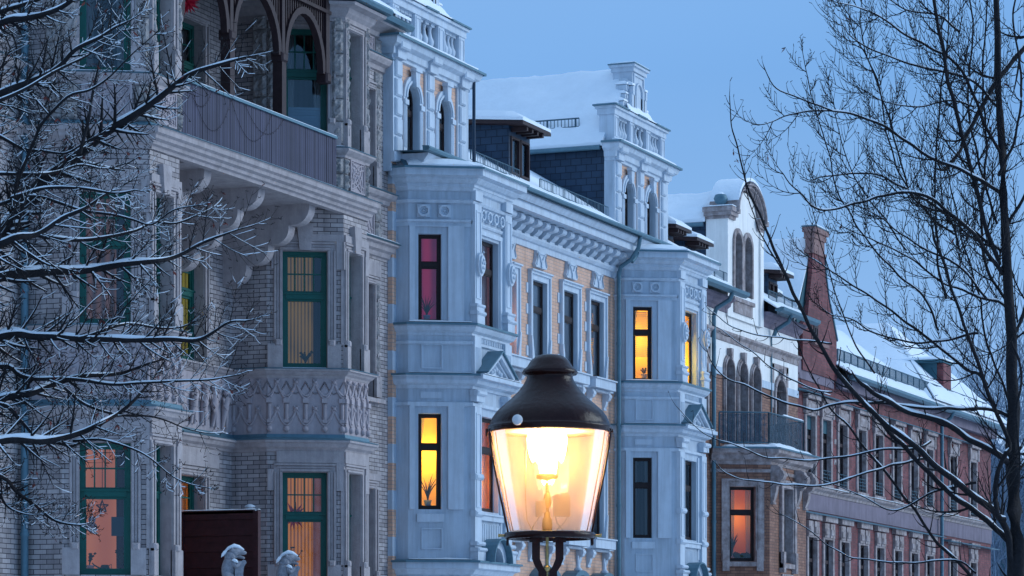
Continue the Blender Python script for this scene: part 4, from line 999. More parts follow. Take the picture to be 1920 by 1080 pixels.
m=MB(); snow(m,fs.p(0,.04,5.237),fs.p(1.5,.04,5.237),fs.p(1.5,-.04,5.237),fs.p(0,-.04,5.237),.02,16,2,.01); m.build('snow_cover','snow',scn)
tr=tag((lambda m:(m.box(ID,43.3,48.2,-25.0,-22.5,0,3.1),m.build('terrace','sandstone'))[1])(MB()),'raised sandstone terrace in front of the recess between the two brick bays','terrace')
def lion(x,y,z,label,s=1.0):
    """seated stone lion in profile, paws on a scrolled shield"""
    me=bpy.data.meshes.new('stone_lion')
    V=[((-.11,0,.10),.17),((-.10,0,.26),.15),((-.06,0,.40),.135),((-.045,0,.50),.12),((.02,0,.575),.105),((.085,0,.590),.075),((.155,0,.570),.050),((.215,0,.555),.034),
       ((.055,0,.515),.060),((.13,0,.492),.036),((.185,0,.478),.026),((-.02,.075,.60),.030),((-.025,.085,.645),.022),((-.02,-.075,.60),.030),((-.025,-.085,.645),.022),
       ((-.01,.12,.40),.070),((.03,.15,.33),.055),((.10,.11,.40),.042),((.14,.08,.42),.036),((-.01,-.12,.40),.070),((.03,-.15,.33),.055),((.10,-.11,.40),.042),((.14,-.08,.42),.036),
       ((-.05,.13,.12),.12),((.10,.15,.04),.055),((-.05,-.13,.12),.12),((.10,-.15,.04),.055),((-.10,.05,.53),.07),((-.10,-.05,.53),.07),((-.08,.10,.47),.06),((-.08,-.10,.47),.06)]
    E=[(0,1),(1,2),(2,3),(3,4),(4,5),(5,6),(6,7),(3,8),(8,9),(9,10),(4,11),(11,12),(4,13),(13,14),(2,15),(15,16),(16,17),(17,18),(2,19),(19,20),(20,21),(21,22),(0,23),(23,24),(0,25),(25,26),(3,27),(3,28),(3,29),(3,30)]
    me.from_pydata([Vector(v)*s for v,r in V],E,[]); o=bpy.data.objects.new('stone_lion',me); COL.objects.link(o)
    md=o.modifiers.new('skin','SKIN'); md.use_smooth_shade=True
    for i,(v,r) in enumerate(V): me.skin_vertices[0].data[i].radius=(r*s*.78,r*s*.78)
    me.skin_vertices[0].data[0].use_root=True
    q=o.modifiers.new('sub','SUBSURF'); q.levels=2; q.render_levels=2
    me.materials.append(MT['lion_stone']); o.location=(x,y,z); o.rotation_euler=(0,0,PH-R(90)+R(8)); tag(o,label,'statue','stone lions on pedestals')
    f=Fr(.05,0,1,0); m=MB()
    m.side(Fr(0,0,0,1),[(.02,0),(.17,0),(.165,.10),(.15,.22),(.165,.34),(.20,.40),(.19,.44),(.15,.45),(.12,.42),(.06,.44),(.02,.42)],-.13,.13)
    m.tube([(.175,-.135,.405),(.175,.135,.405)],.028,10); m.build('shield','lion_stone',o)
    m=MB(); m.tube([(-.13,0,.585),(-.07,0,.635),(.02,0,.672),(.09,0,.655),(.17,0,.612)],[.015,.03,.038,.03,.01],8); m.tube([(-.03,-.14,.44),(.0,-.145,.445),(.04,-.155,.425),(.07,-.16,.40)],[.004,.026,.026,.004],8); m.tube([(-.19,-.03,.49),(-.165,-.04,.53),(-.13,-.05,.575),(-.10,-.05,.60)],[.003,.026,.028,.004],8); m.build('snow_cap','snow',o)
    p=MB(); p.bbox(Fr(x,y),-.26,.26,-.26,.26,z-.12,z,.03); p.box(Fr(x,y),-.2,.2,-.2,.2,0,z-.12); return o,p
mat('lion_stone',(.27,.27,.30),.9,noise=.3,nscale=16,bump=.5,bscale=35)
o,p=lion(42.73,22.3,3.78,'white stone lion in front of the dark fence panel, turned to the right'); tag(p.build('pedestal','sandstone'),'stone pedestal under the lion in front of the dark fence panel','pedestal','lion pedestals')
o,p=lion(44.64,22.3,3.76,'white stone lion in front of the lit window with the red star'); tag(p.build('pedestal','sandstone'),'stone pedestal under the lion by the red star window','pedestal','lion pedestals')
# ---- things in the windows and on the loggia
def starmesh(c,r,n=9,seed=1,f=None):
    m=MB(); rnd=random.Random(seed); c=Vector(c)
    for i in range(26):
        a=2.4*i; z=1-2*(i+.5)/26; q=math.sqrt(1-z*z); d=Vector((q*math.cos(a),q*math.sin(a),z)); u=d.orthogonal().normalized(); v=d.cross(u)
        B=[c+d*r*.22+(u*math.cos(t)+v*math.sin(t))*r*.15 for t in (0,R(90),R(180),R(270))]
        m.add(B+[c+d*r],[(0,1,4),(1,2,4),(2,3,4),(3,0,4)])
    m.lathe(c,[(0,-r*.25),(r*.2,-r*.15),(r*.25,0),(r*.2,r*.15),(0,r*.25)],8)
    return m
tag(starmesh((XH(352,24.0),24.0,ZH(4,XH(352,24.0),24.0)),.23).build('paper_star','red_paper'),'large red paper star hanging in the timber loggia at the top edge','star')
pt=fcR.p(.50,-.42,5.28); tag(starmesh(pt,.27,seed=2).build('paper_star','red_paper'),'red paper star behind the glass of the amber lit window','star')
pt=fcL.p(.62,-.40,5.05); m=MB()
for i in range(5):
    a,b=R(90+72*i),R(90+72*(i+2)); m.tube([(pt[0]+.10*math.cos(a)*fcL.u[0],pt[1]+.10*math.cos(a)*fcL.u[1],pt[2]+.10*math.sin(a)),(pt[0]+.10*math.cos(b)*fcL.u[0],pt[1]+.10*math.cos(b)*fcL.u[1],pt[2]+.10*math.sin(b))],.009,5)
for i in range(5):
    a=R(90+72*i); b=R(90+72*(i+1)); m.tube([(pt[0]+.10*math.cos(a)*fcL.u[0],pt[1]+.10*math.cos(a)*fcL.u[1],pt[2]+.10*math.sin(a)),(pt[0]+.045*math.cos((a+b)/2)*fcL.u[0],pt[1]+.045*math.cos((a+b)/2)*fcL.u[1],pt[2]+.045*math.sin((a+b)/2))],.012,5)
m.tube([(pt[0],pt[1],pt[2]+.1),(pt[0],pt[1],5.9)],.006,4); tag(m.build('star_ornament','brown_wood'),'small dark wicker star on a string in the salmon lit window','star')
for u,z,col,lb in ((.46,4.72,'far_plaster','pale blue paper snowman cut-out without face stuck in the salmon lit window'),(.86,4.74,'teal_wall','green paper picture stuck in the salmon lit window')):
    m=MB()
    if col=='far_plaster':
        for r,dz in ((.085,0),(.06,.12)): m.prism(fcL,[(u+r*math.cos(R(30*i)),z+dz+r*math.sin(R(30*i))) for i in range(12)],-.30,-.292)
    else: m.bbox(fcL,u-.10,u+.10,-.30,-.29,z-.15,z+.15,.004)
    lb2='pale blue paper cut-out stuck in the salmon lit window' if col=='far_plaster' else lb
    tag(m.build('paper_cutout',col),lb2,'window picture')
def plant(f,u,z,d,h,n,label,seed,spread=.12,wd=.012,pot=True,potm='white_stone',leafy=False):
    o=thing('potted_plant',label,'plant','plants on the window sills'); m=MB(); rnd=random.Random(seed)
    for i in range(n):
        a=rnd.uniform(0,6.28); s=spread*rnd.uniform(.4,1.1); hh=h*rnd.uniform(.6,1.05); pts=[]
        for k in range(5):
            t=k/4; pts.append(f.p(u+s*math.cos(a)*t**1.6,d+.5*s*math.sin(a)*t,z+.1+hh*(t-.25*t*t*(s/spread))))
        m.tube(pts,[wd*.6,wd,wd,wd*.7,.002],4)
        if leafy:
            for k in range(3): p=pts[2+k%3]; m.lathe((p[0],p[1],p[2]),[(0,-.02),(.028,0),(0,.02)],5)
    m.build('leaves','plant_green',o)
    if pot: q=MB(); q.lathe(f.p(u,d,z),[(.0,0),(.055,0),(.075,.11),(.082,.13),(.07,.13)],12); q.build('pot',potm,o)
    return o
plant(fcL,.92,4.0,-.36,.34,14,'small bushy plant at the right of the salmon lit window',3,.09,.016,True,'brown_wood',True)
plant(fcL,.42,4.0,-.36,.30,7,'orchid in a white pot at the left of the salmon lit window',4,.10,.007,True,'white_stone',True)
plant(fcR,.70,7.90,-.33,.24,10,'dark leafy plant on the sill of the window with striped blinds',5,.14,.02,False,leafy=True)
plant(fcR,.45,4.0,-.36,.75,16,'tall dark plant behind the amber lit window with the red star',6,.22,.014,True,leafy=True)
plant(fcA,.40,9.50,-.30,.50,20,'grassy green plant in a pale blue pot behind the dark red window',7,.20,.010,True,'pot')
plant(fcA,.42,5.82,-.30,.62,18,'spiky plant behind the lit yellow window of the white bay',8,.22,.010,True,'pot')
plant(fcB,.52,9.52,-.30,.22,6,'small orchid behind the lit yellow window of the farther white bay',9,.12,.012,True,leafy=True)
m=MB(); p=fcL.p(.66,-.36,4.03); m.lathe(p,[(0,0),(.075,0),(.085,.04),(.06,.10),(.05,.11),(0,.11)],12); m.tube([fcL.p(.59,-.36,4.08),fcL.p(.50,-.36,4.13),fcL.p(.46,-.36,4.17)],[.016,.012,.010],6)
m.tube([fcL.p(.71,-.36,4.12),fcL.p(.76,-.36,4.15),fcL.p(.76,-.36,4.08),fcL.p(.73,-.36,4.05)],.008,5); tag(m.build('watering_can','green_paint'),'green watering can on the sill of the salmon lit window','watering can')
# string of little lamps sagging along the boards
m=MB()
for a,b,dp in ((43.1,44.5,.62),(44.5,45.95,.55),(43.0,43.8,.3),(45.0,46.4,.35)):
    pts=[(a+(b-a)*i/14,23.255,11.88-dp*4*(i/14)*(1-i/14)) for i in range(15)]; m.tube(pts,.003,4)
    for p in pts[::1]: m.lathe((p[0],p[1]-.01,p[2]-.012),[(0,-.010),(.006,0),(0,.008)],5)
tag(m.build('string_lights','iron'),'unlit string lights sagging across the dark balcony boarding','string lights')

# pleated blinds low in two upper windows
m=MB()
for i in range(14): m.box(fcR,.34,.99,-.30+.006*(i%2),-.28+.006*(i%2),11.87+i*.048,11.87+i*.048+.044)
m.build('blind','pleated_blind',H1)
m=MB()
for i in range(10): m.box(ffR,.16,.66,-.36+.006*(i%2),-.34+.006*(i%2),12.75+i*.048,12.75+i*.048+.044)
m.build('blind','pleated_blind',H1)
# ================================================================ house with arched windows, curved gable and iron balcony
H3=thing('arched_window_house','cream plaster and orange brick house with arched windows, curved gable and iron balcony','house')
Y3=25.02; f3=Fr(0,Y3); XC,XD=71.12,82.1
TRI=[(75.42,76.28),(76.56,77.42),(77.70,78.56)]
upper=[(a+.08,b-.08,8.62,10.85,True) for a,b in TRI]+[(79.95,80.85,8.62,10.72,True)]
gp=[(a-77.13*2*0,b,c,d,e) for a,b,c,d,e in upper]
m=MB()
lower=[(80.2,81.0,5.2,7.2)]
mir=[(77.0*2-80.85-.0,77.0*2-79.95,8.62,10.72,True)]
wall(m,f3,XC,XD,0,10.42,[(a,b,c,10.42) for a,b,c,d,e in upper+mir]+lower,rev=.2,mr=1)
m.build('brick_wall',['orange_brick','weathered_stone'],H3)
m=MB()
def archwall(mb,fr,u0,u1,z0,z1,ops,rev,m=0,mr=1):
    """upper part of arched openings cut by a horizontal material line"""
    us=[u0]+[x for o in sorted(ops) for x in (o[0],o[1])]+[u1]
    for i in range(0,len(us)-1,2): mb.quad(fr.p(us[i],0,z0),fr.p(us[i+1],0,z0),fr.p(us[i+1],0,z1),fr.p(us[i],0,z1),m)
    for a,b,c,d,_ in ops:
        zs=d-(b-a)/2; 
        if zs<z0: zs=z0
        r=d-zs; n=12; A=[((a+b)/2-(b-a)/2*math.cos(math.pi*k/n),zs+r*math.sin(math.pi*k/n)) for k in range(n+1)]
        for k in range(n): mb.quad(fr.p(A[k][0],0,A[k][1]),fr.p(A[k+1][0],0,A[k+1][1]),fr.p(A[k+1][0],0,z1),fr.p(A[k][0],0,z1),m)
        out=[(a,z0)]+A+[(b,z0)]
        for p,q in zip(out[:-1],out[1:]): mb.quad(fr.p(p[0],0,p[1]),fr.p(q[0],0,q[1]),fr.p(q[0],-rev,q[1]),fr.p(p[0],-rev,p[1]),mr)
archwall(m,f3,XC,XD,10.42,12.40,upper+mir,.2)
m.quad((XC,Y3,12),(XC,36,12),(XC,36,12.4),(XC,Y3,12.4)); m.quad((XD,36,0),(XD,Y3,0),(XD,Y3,12.4),(XD,36,12.4)); m.quad((XD,36,0),(XC,36,0),(XC,36,12.4),(XD,36,12.4))
m.build('plaster_wall',['cream_plaster','weathered_stone'],H3)
# curved gable
GL,GR=75.66,78.60; gc=(GL+GR)/2; GW=GR-GL; fg=Fr(GL,Y3-.06)
m=MB(); gw=[(.50,1.08,12.62,14.22,True),(1.32,1.95,12.62,14.22,True)]
wall(m,fg,0,GW,11.95,14.64,gw,rev=.22,mr=1)
A=arc(.45,GW-.45,14.64,16,-.28)
m.add([fg.p(u,0,z) for u,z in A],[tuple(range(len(A)))[::-1]]); m.add([fg.p(u,-.6,z) for u,z in A],[tuple(range(len(A)))])
m.quad(fg.p(0,-.60,11.95),fg.p(0,0,11.95),fg.p(0,0,14.64),fg.p(0,-.60,14.64)); m.quad(fg.p(GW,0,11.95),fg.p(GW,-.60,11.95),fg.p(GW,-.60,14.64),fg.p(GW,0,14.64)); m.quad(fg.p(GW,-.6,11.95),fg.p(0,-.6,11.95),fg.p(0,-.6,14.64),fg.p(GW,-.6,14.64))
m.box(fg,GW-.28,GW-.0,0,.05,11.95,14.60)
m.build('gable_wall',['cream_plaster','weathered_stone'],H3)
m=MB()
for a,b,c,d,_ in gw: archrim(m,fg,a,b,c,d,.12,0,.05)
m.box(fg,.36,2.1,0,.08,12.40,12.50); m.box(fg,.45,2.0,0,.04,12.1,12.40)
for x0,x1 in ((-.06,.52),(GW-.52,GW+.06)):
    m.box(fg,x0+.02,x1-.03,-.62,.06,14.50,14.58); m.box(fg,x0-.03,x1,-.64,.12,14.58,14.68); m.box(fg,x0-.08,x1+.03,-.66,.17,14.68,14.80)
for o,t,dd in ((0,.07,.10),(.07,.09,.17),(.16,.06,.24)):
    I=arc(.45-o,GW-.45+o,14.70,18,-.28+.02*o); O=arc(.45-o-t,GW-.45+o+t,14.70,18,-.28)
    for k in range(18): m.prism(fg,[I[k],I[k+1],O[k+1],O[k]],-.6,dd)
m.build('gable_ornament','weathered_stone',H3)
for a,b,c,d,_ in gw: window(H3,fg,a,b,c,d,'plain','room_dark',rev=.22,arch=True)
m=MB(); m.lathe(fg.p(.16,-.25,14.80),[(0,0),(.10,.02),(.06,.07),(.15,.14),(.19,.24),(.15,.34),(0,.40)],12); m.build('ball_finial','zinc',H3)
s=MB()
O=arc(.27,GW-.27,14.75,16,-.24)
P=[fg.p(u,dd,z+.0) for dd in (.22,-.6) for u,z in O]; n=len(O); s.add(P,[(i,i+1,n+i+1,n+i) for i in range(n-1)],0,True)
P=[fg.p(u,dd,z+.09*math.sin(math.pi*i/(n-1))**.5) for dd in (.20,-.6) for i,(u,z) in enumerate(O)]; s.add(P,[(i,i+1,n+i+1,n+i) for i in range(n-1)],0,True)
P=[fg.p(u,.21,z) for u,z in O]+[fg.p(u,.20,z+.09*math.sin(math.pi*i/(n-1))**.5) for i,(u,z) in enumerate(O)]; s.add(P,[(i,i+1,n+i+1,n+i) for i in range(n-1)],0,True)
for x0,x1 in ((-.12,.5),(GW-.5,GW+.12)): snow(s,fg.p(x0,.16,14.81),fg.p(x1,.16,14.81),fg.p(x1,-.64,14.81),fg.p(x0,-.64,14.81),.05,6,6,.02)
s.lathe(fg.p(.16,-.25,15.10),[(.16,-.02),(.12,.05),(.05,.11),(0,.12)],10)
snow(s,fg.p(.36,.08,12.50),fg.p(2.1,.08,12.50),fg.p(2.1,0.0,12.50),fg.p(.36,0.0,12.50),.03,12,2,.01)
s.build('snow_cover','snow',H3)
cross_roof(H3,GL+.05,GR-.05,25.56,33,14.45,15.35,ov=.1,mslate='slate_tiles')
# cornices and string courses
m=MB()
for a,b in ((XC,GL),(GR,XD)):
    m.sweep([(a,Y3),(b,Y3)],[(0,12.02),(.04,12.03),(.06,12.12),(.14,12.18),(.16,12.26),(.28,12.32),(.28,12.38),(0,12.40)])
m.build('cornice','lilac_plaster',H3)
m=MB(); m.sweep([(XC,Y3),(XD,Y3)],[(0,11.26),(.03,11.27),(.05,11.40),(.12,11.46),(.12,11.52),(0,11.53)])
for a,b,c,d,_ in upper[:3]: archrim(m,f3,a,b,c,d,.10,0,.05); archrim(m,f3,a-.0,b+.0,c,d,.06,.05,.08); cx=(a+b)/2; m.prism(f3,[(cx-.07,d),(cx+.07,d),(cx+.10,d+.26),(cx-.10,d+.26)],0.0,.13)
for a,b,c,d,_ in upper[3:]+mir:
    archrim(m,f3,a,b,c,d,.12,0,.06); m.box(f3,a-.3,a-.12,0,.02,9.9,11.1); m.box(f3,b+.12,b+.3,0,.02,9.9,11.1); m.box(f3,a-.3,b+.3,0,.02,10.95,11.12); cx=(a+b)/2; m.prism(f3,[(cx-.07,d),(cx+.07,d),(cx+.10,d+.28),(cx-.10,d+.28)],0.0,.12)
m.box(f3,73.6,74.0,0,.05,5,7.6)
m.build('stone_dressing','weathered_stone',H3)
m=MB()
for a,b in ((XC,TRI[0][0]-.12),(TRI[2][1]+.1,79.8),(81.0,XD)): m.box(f3,a,b,0,.03,10.36,10.56)
m.build('band','white_trim',H3)
for a,b,c,d,_ in upper+mir: window(H3,f3,a,b,c,d,'plain','room_dark',rev=.20,arch=True)
for a,b,c,d in lower: window(H3,f3,a,b,c,d,'plain','room_dark',rev=.20)
roof(H3,XC,GL-.0,24.5,12.45,.62,30,30,.12); roof(H3,GR,XD,24.5,12.45,.62,30,30,.12)
m=MB()
for a,b in ((XC,GL-.02),(GR+.02,XD)): m.sweep([(a,Y3),(b,Y3)],[(.42,12.40),(.56,12.36),(.66,12.42),(.68,12.50),(.60,12.51),(.42,12.45)])
for x in (74.42,79.55):
    m.tube([(x,24.42,12.38),(x,24.5,12.2),(x,24.86,12.0),(x,24.93,11.8)],.06,10)
pipe(m,74.42,24.93,0,11.8,.06); m.build('gutter','zinc',H3)
m=MB(); pipe(m,79.55,24.99,8.5,11.8,.022); m.build('downpipe','zinc',H3)
m=MB()
for a,b in ((72.9,75.4),(79.0,81.9)): snowguard(m,(a,24.9,12.78),(b,24.9,12.78),.24)
m.build('snow_guard','blue_iron',H3)
dormer(H3,71.54,72.30,25.3,12.95,13.72,28); dormer(H3,73.16,74.05,25.3,12.95,13.62,28); dormer(H3,80.21,81.05,25.3,12.95,13.68,28); dormer(H3,81.35,81.95,25.9,12.9,13.3,28)
# first floor bay carrying the balcony
bp=[(74.40,Y3),(75.18,23.67),(78.42,23.67),(79.20,Y3)]
fa=Fr(*bp[0],.78,-1.35); fb_=Fr(*bp[1]); fd=Fr(*bp[2],.78,1.35); LB=1.559
m=MB(); oa=(.50,1.18); of=(1.05,1.92); 
wall(m,fa,0,LB,0,8.1,[(*oa,5.49,7.41)],rev=.2,mr=1); wall(m,fb_,0,3.24,0,8.1,[(*of,5.5,7.45)],rev=.22,mr=1); wall(m,fd,0,LB,0,8.1,[(LB-oa[1],LB-oa[0],5.49,7.41)],rev=.2,mr=1)
m.build('bay_wall',['orange_brick','weathered_stone'],H3)
m=MB()
m.sweep(bp,[(0,7.98),(.03,7.99),(.05,8.06),(.16,8.12),(.18,8.22),(.30,8.28),(.32,8.38),(0,8.40)]); m.sweep(bp,[(0,7.78),(.02,7.78),(.03,7.86),(0,7.87)])
for f,o in ((fa,oa),(fb_,of),(fd,(LB-oa[1],LB-oa[0]))):
    c,d=5.49,7.41 if f is not fb_ else 7.45
    m.box(f,o[0]-.20,o[0],0,.05,c-.02,d); m.box(f,o[1],o[1]+.20,0,.05,c-.02,d); m.box(f,o[0]-.20,o[1]+.20,0,.055,d,d+.18)
    m.box(f,o[0]-.22,o[0]-.06,.05,.09,c,d+.14); m.box(f,o[1]+.06,o[1]+.22,.05,.09,c,d+.14); m.box(f,o[0]-.22,o[1]+.22,.055,.09,d+.14,d+.2)
    m.box(f,o[0]-.2,o[1]+.2,0,.10,c-.14,c-.021); m.box(f,o[0]-.2,o[0]-.02,0,.13,c-.26,c+.28); m.box(f,o[1]+.02,o[1]+.2,0,.13,c-.26,c+.28)
m.box(fb_,of[0]-.05,of[1]+.1,0,.04,4.9,5.2)
m.build('stone_dressing','weathered_stone',H3)
for u in (.18,2.28,3.06):
    x=u; m=console(H3,x,7.0,7.98,.34,.20,fr=fb_,name='console',mt='weathered_stone')
for f,o in ((fa,oa),(fb_,of),(fd,(LB-oa[1],LB-oa[0]))): window(H3,f,*o,5.49,7.41 if f is not fb_ else 7.45,'dark' if f is fa else 'plain','room_curtain_lit' if f is fa else 'room_net',rev=.2)
m=MB(); m.add([(p[0],p[1],8.405) for p in ((74.1,Y3),(74.98,23.37),(78.62,23.37),(79.5,Y3))],[(0,1,2,3)]); m.sweep(bp,[(.30,8.38),(.36,8.37),(.37,8.41),(.30,8.42)]); m.build('bay_roof','zinc',H3)
m=MB(); snow(m,(74.4,24.6,8.42),(75.1,23.45,8.42),(76.2,24.6,8.44),(75.0,24.95,8.44),.10,8,8,.05,edge=.2); snow(m,(75.08,23.44,8.42),(78.5,23.44,8.42),(78.4,24.9,8.44),(75.2,24.9,8.44),.14,24,10,.06,edge=.15); m.build('snow_cover','snow',H3)
rail=MB(); rp=[(74.62,24.85),(75.26,23.72),(78.34,23.72),(78.98,24.85)]
for z in (8.56,9.34): rail.tube([(*p,z) for p in rp],.022,6)
for a,b in zip(rp[:-1],rp[1:]):
    l=math.dist(a,b); n=int(l/.115)
    for i in range(n+1):
        t=i/n; x,y=a[0]+(b[0]-a[0])*t,a[1]+(b[1]-a[1])*t; rail.tube([(x,y,8.46 if i in(0,n) else 8.56),(x,y,9.34)],.022 if i in (0,n) else .009,5)
rail.build('balcony_railing','blue_iron',H3)
def netmat():
    m=bpy.data.materials.new('balcony_net'); m.use_nodes=True; t=m.node_tree; b=t.nodes['Principled BSDF']; b.inputs['Base Color'].default_value=(.05,.08,.12,1)
    tr=t.nodes.new('ShaderNodeBsdfTransparent'); mx=t.nodes.new('ShaderNodeMixShader'); n=t.nodes.new('ShaderNodeTexNoise'); n.inputs['Scale'].default_value=9; co=t.nodes.new('ShaderNodeTexCoord'); t.links.new(co.outputs['Object'],n.inputs[0])
    r=t.nodes.new('ShaderNodeMapRange'); r.inputs[1].default_value=.35; r.inputs[2].default_value=.65; r.inputs[3].default_value=.35; r.inputs[4].default_value=.75; t.links.new(n.outputs['Fac'],r.inputs[0])
    t.links.new(r.outputs[0],mx.inputs[0]); t.links.new(tr.outputs[0],mx.inputs[1]); t.links.new(b.outputs[0],mx.inputs[2]); t.links.new(mx.outputs[0],t.nodes['Material Output'].inputs[0]); MT['balcony_net']=m
netmat()
m=MB()
for a,b in zip(rp[:-1],rp[1:]): m.quad((a[0],a[1]+.03,8.56),(b[0],b[1]+.03,8.56),(b[0],b[1]+.03,9.3),(a[0],a[1]+.03,9.3))
m.build('balcony_net','balcony_net',H3)
m=MB(); snow(m,(76.5,23.70,9.36),(78.3,23.70,9.36),(78.3,23.75,9.36),(76.5,23.75,9.36),.04,20,2,.02); m.build('snow_cover','snow',H3)
plant(fa,.62,5.52,-.30,.75,16,'spiky plant at the left of the orange lit window of the brick bay',12,.18,.016,False)
m=MB(); rnd=random.Random(8)
for i in range(9): m.lathe(fa.p(.72+i*.05,-.28+rnd.uniform(-.03,.03),5.6+rnd.uniform(0,.06)),[(0,-.1),(.06,-.04),(.07,.03),(0,.1)],6)
tag(m.build('low_houseplant','plant_green'),'low dark bushy plant along the sill of the orange lit window of the brick bay','plant')

# ================================================================ long red brick house
H4=thing('red_brick_house','long red brick house with pale lilac bands and a tapering brick gable','house')
Y4=25.05; f4=Fr(0,Y4); XE,XF=82.13,105.4
UP_=[83.35,84.95,86.65,88.7,90.6,92.75,94.8,96.75,99.9,102.7]; LO_=[83.55,85.15,86.85,88.9,90.75,92.85,94.85,96.8,99.9,102.7]
m=MB(); hw=.42
wall(m,f4,XE,XF,0,11.25,[(x-hw,x+hw,8.12,9.98) for x in UP_]+[(x-hw,x+hw,4.5,6.52) for x in LO_]+[(x-hw,x+hw,1.2,3.2) for x in LO_],rev=.11,mr=1)
m.quad((XE,Y4,0),(XE,36,0),(XE,36,11.25),(XE,Y4,11.25)); m.quad((XF,36,0),(XF,Y4,0),(XF,Y4,11.25),(XF,36,11.25)); m.quad((XF,36,0),(XE,36,0),(XE,36,11.25),(XF,36,11.25))
m.build('wall',['red_brick','weathered_stone'],H4)
m=MB(); m.box(f4,XE,XF+.02,0,.03,7.28,7.76); m.box(f4,XE,85.7,0,.03,10.95,11.45); m.box(f4,86,XF+.02,.0,.22,10.98,11.30); m.build('plaster_band','lilac_plaster',H4)
m=MB()
m.sweep([(XE,Y4),(XF+.1,Y4)],[(0,7.76),(.05,7.77),(.07,7.84),(.16,7.90),(.18,7.96),(0,7.97)])
for k,x in enumerate(UP_):
    c,d=8.12,9.98
    m.box(f4,x-hw-.15,x-hw,0,.05,c,d); m.box(f4,x+hw,x+hw+.15,0,.05,c,d); m.box(f4,x-hw-.15,x+hw+.15,0,.055,d,d+.42); m.box(f4,x-hw-.0,x+hw+.0,.055,.09,d+.10,d+.34)
    m.box(f4,x-hw-.22,x+hw+.22,0,.16,d+.46,d+.58); m.box(f4,x-hw-.22,x-hw-.06,0,.10,d+.05,d+.45); m.box(f4,x+hw+.06,x+hw+.22,0,.10,d+.05,d+.45)
    m.box(f4,x-hw-.2,x+hw+.2,0,.08,7.98,8.1)
for x in LO_:
    c,d=4.5,6.52
    m.box(f4,x-hw-.15,x-hw,0,.05,c,d); m.box(f4,x+hw,x+hw+.15,0,.05,c,d); m.box(f4,x-hw-.15,x+hw+.15,0,.05,d,d+.05)
    for sg in (-1,1):
        a_,b_=sorted((x+sg*.06,x+sg*(hw+.1))); m.box(f4,a_,b_,0,.08,d+.05,d+.46); m.bbox(f4,a_+.04,b_-.08,.08,.11,d+.12,d+.3,.01)
    m.box(f4,x-hw-.2,x+hw+.2,0,.14,d+.50,d+.66)
m.build('stone_dressing','weathered_stone',H4)
m=MB()
for k in (2,5,7):
    x=UP_[k]
    for z in (8.75,9.35): m.box(f4,x-hw-.42,x-hw-.22,0,.015,z,z+.15)
m.build('pale_blocks','weathered_stone',H4)
m=MB(); m.sweep([(XE,Y4),(98.2,Y4)],[(0,7.19),(.22,7.17),(.23,7.19),(0,7.26)]); m.sweep([(98.5,Y4),(XF+.1,Y4)],[(0,7.09),(.3,7.07),(.31,7.09),(0,7.16)]); m.sweep([(86,Y4),(XF+.1,Y4)],[(0,10.56),(.2,10.54),(.21,10.56),(0,10.63)]); m.sweep([(86.,Y4),(XF+.2,Y4)],[(.36,11.26),(.5,11.24),(.6,11.30),(.6,11.38),(.36,11.38)])
m.sweep([(XE,Y4),(85.6,Y4)],[(0,10.60),(.26,10.58),(.27,10.60),(0,10.68)]); pipe(m,97.9,24.9,0,10.9,.06); m.tube([(97.9,24.9,10.9),(97.9,24.6,11.1),(97.9,24.5,11.3)],.06,8); m.build('gutter','zinc',H4)
m=MB(); snow(m,(XE,24.87,7.98),(XF,24.87,7.98),(XF,25.03,8.0),(XE,25.03,8.0),.03,60,2,.02); snow(m,(82.4,24.8,10.66),(84.6,24.8,10.66),(84.6,25,10.7),(82.4,25,10.7),.05,16,2,.02); m.build('snow_cover','snow',H4)
for k,x in enumerate(UP_):
    window(H4,f4,x-hw,x+hw,8.12,9.98,'plain','room_dark' if k%3 else 'room_net',rev=.11); window(H4,f4,LO_[k]-hw,LO_[k]+hw,4.5,6.52,'plain','room_net' if k%4 in(1,2) else 'room_dark',rev=.11); window(H4,f4,LO_[k]-hw,LO_[k]+hw,1.2,3.2,'plain','room_dark',rev=.11)
    if k>0:
        g=MB()
        for z in (8.2,8.3,8.4,8.5): g.tube([f4.p(x-hw,.03,z),f4.p(x+hw,.03,z)],.012,4)
        for i in range(4): g.tube([f4.p(x-hw+.02+i*.8*hw*2/2.4/1.0*.82,.03,8.14),f4.p(x-hw+.02+i*.8*hw*2/2.4*.82,.03,8.5)],.010,4)
        g.build('window_guard','blue_iron',H4)
# tapering brick gable
m=MB(); fq_=Fr(0,24.98)
P=[(82.45,11.2),(85.85,11.2),(85.85,12.35),(85.45,12.9),(85.05,13.4),(84.75,14.0),(84.55,14.7),(83.42,14.7),(83.34,14.0),(83.12,13.4),(82.9,12.7),(82.45,12.5)]
m.prism(fq_,P,-.12,0); m.build('gable_wall','red_brick',H4)
m=MB(); m.box(fq_,83.3,83.85,0.0,.03,12.1,12.75); m.box(fq_,83.25,84.7,0,.12,12.0,12.1); m.box(fq_,83.34,84.60,-.24,.05,14.62,14.72)
m.box(fq_,83.42,84.50,-.22,.03,14.72,15.05); m.box(fq_,83.37,84.56,-.25,.07,15.05,15.22); m.box(fq_,83.30,84.64,-.28,.12,15.22,15.36); m.build('chimney_cap','cap_stone',H4)
m=MB(); m.box(fq_,83.27,84.67,-.30,.14,15.361,15.39); m.prism(fq_,[(85.88,12.35),(85.48,12.9),(85.08,13.4),(84.78,14.0),(84.58,14.7),(84.62,14.72),(84.84,14.0),(85.13,13.42),(85.53,12.95),(85.93,12.4)],-.14,.03); m.build('flashing','zinc',H4)
window(H4,Fr(0,24.949),83.36,83.80,12.14,12.72,'plain','room_dark',rev=.0)
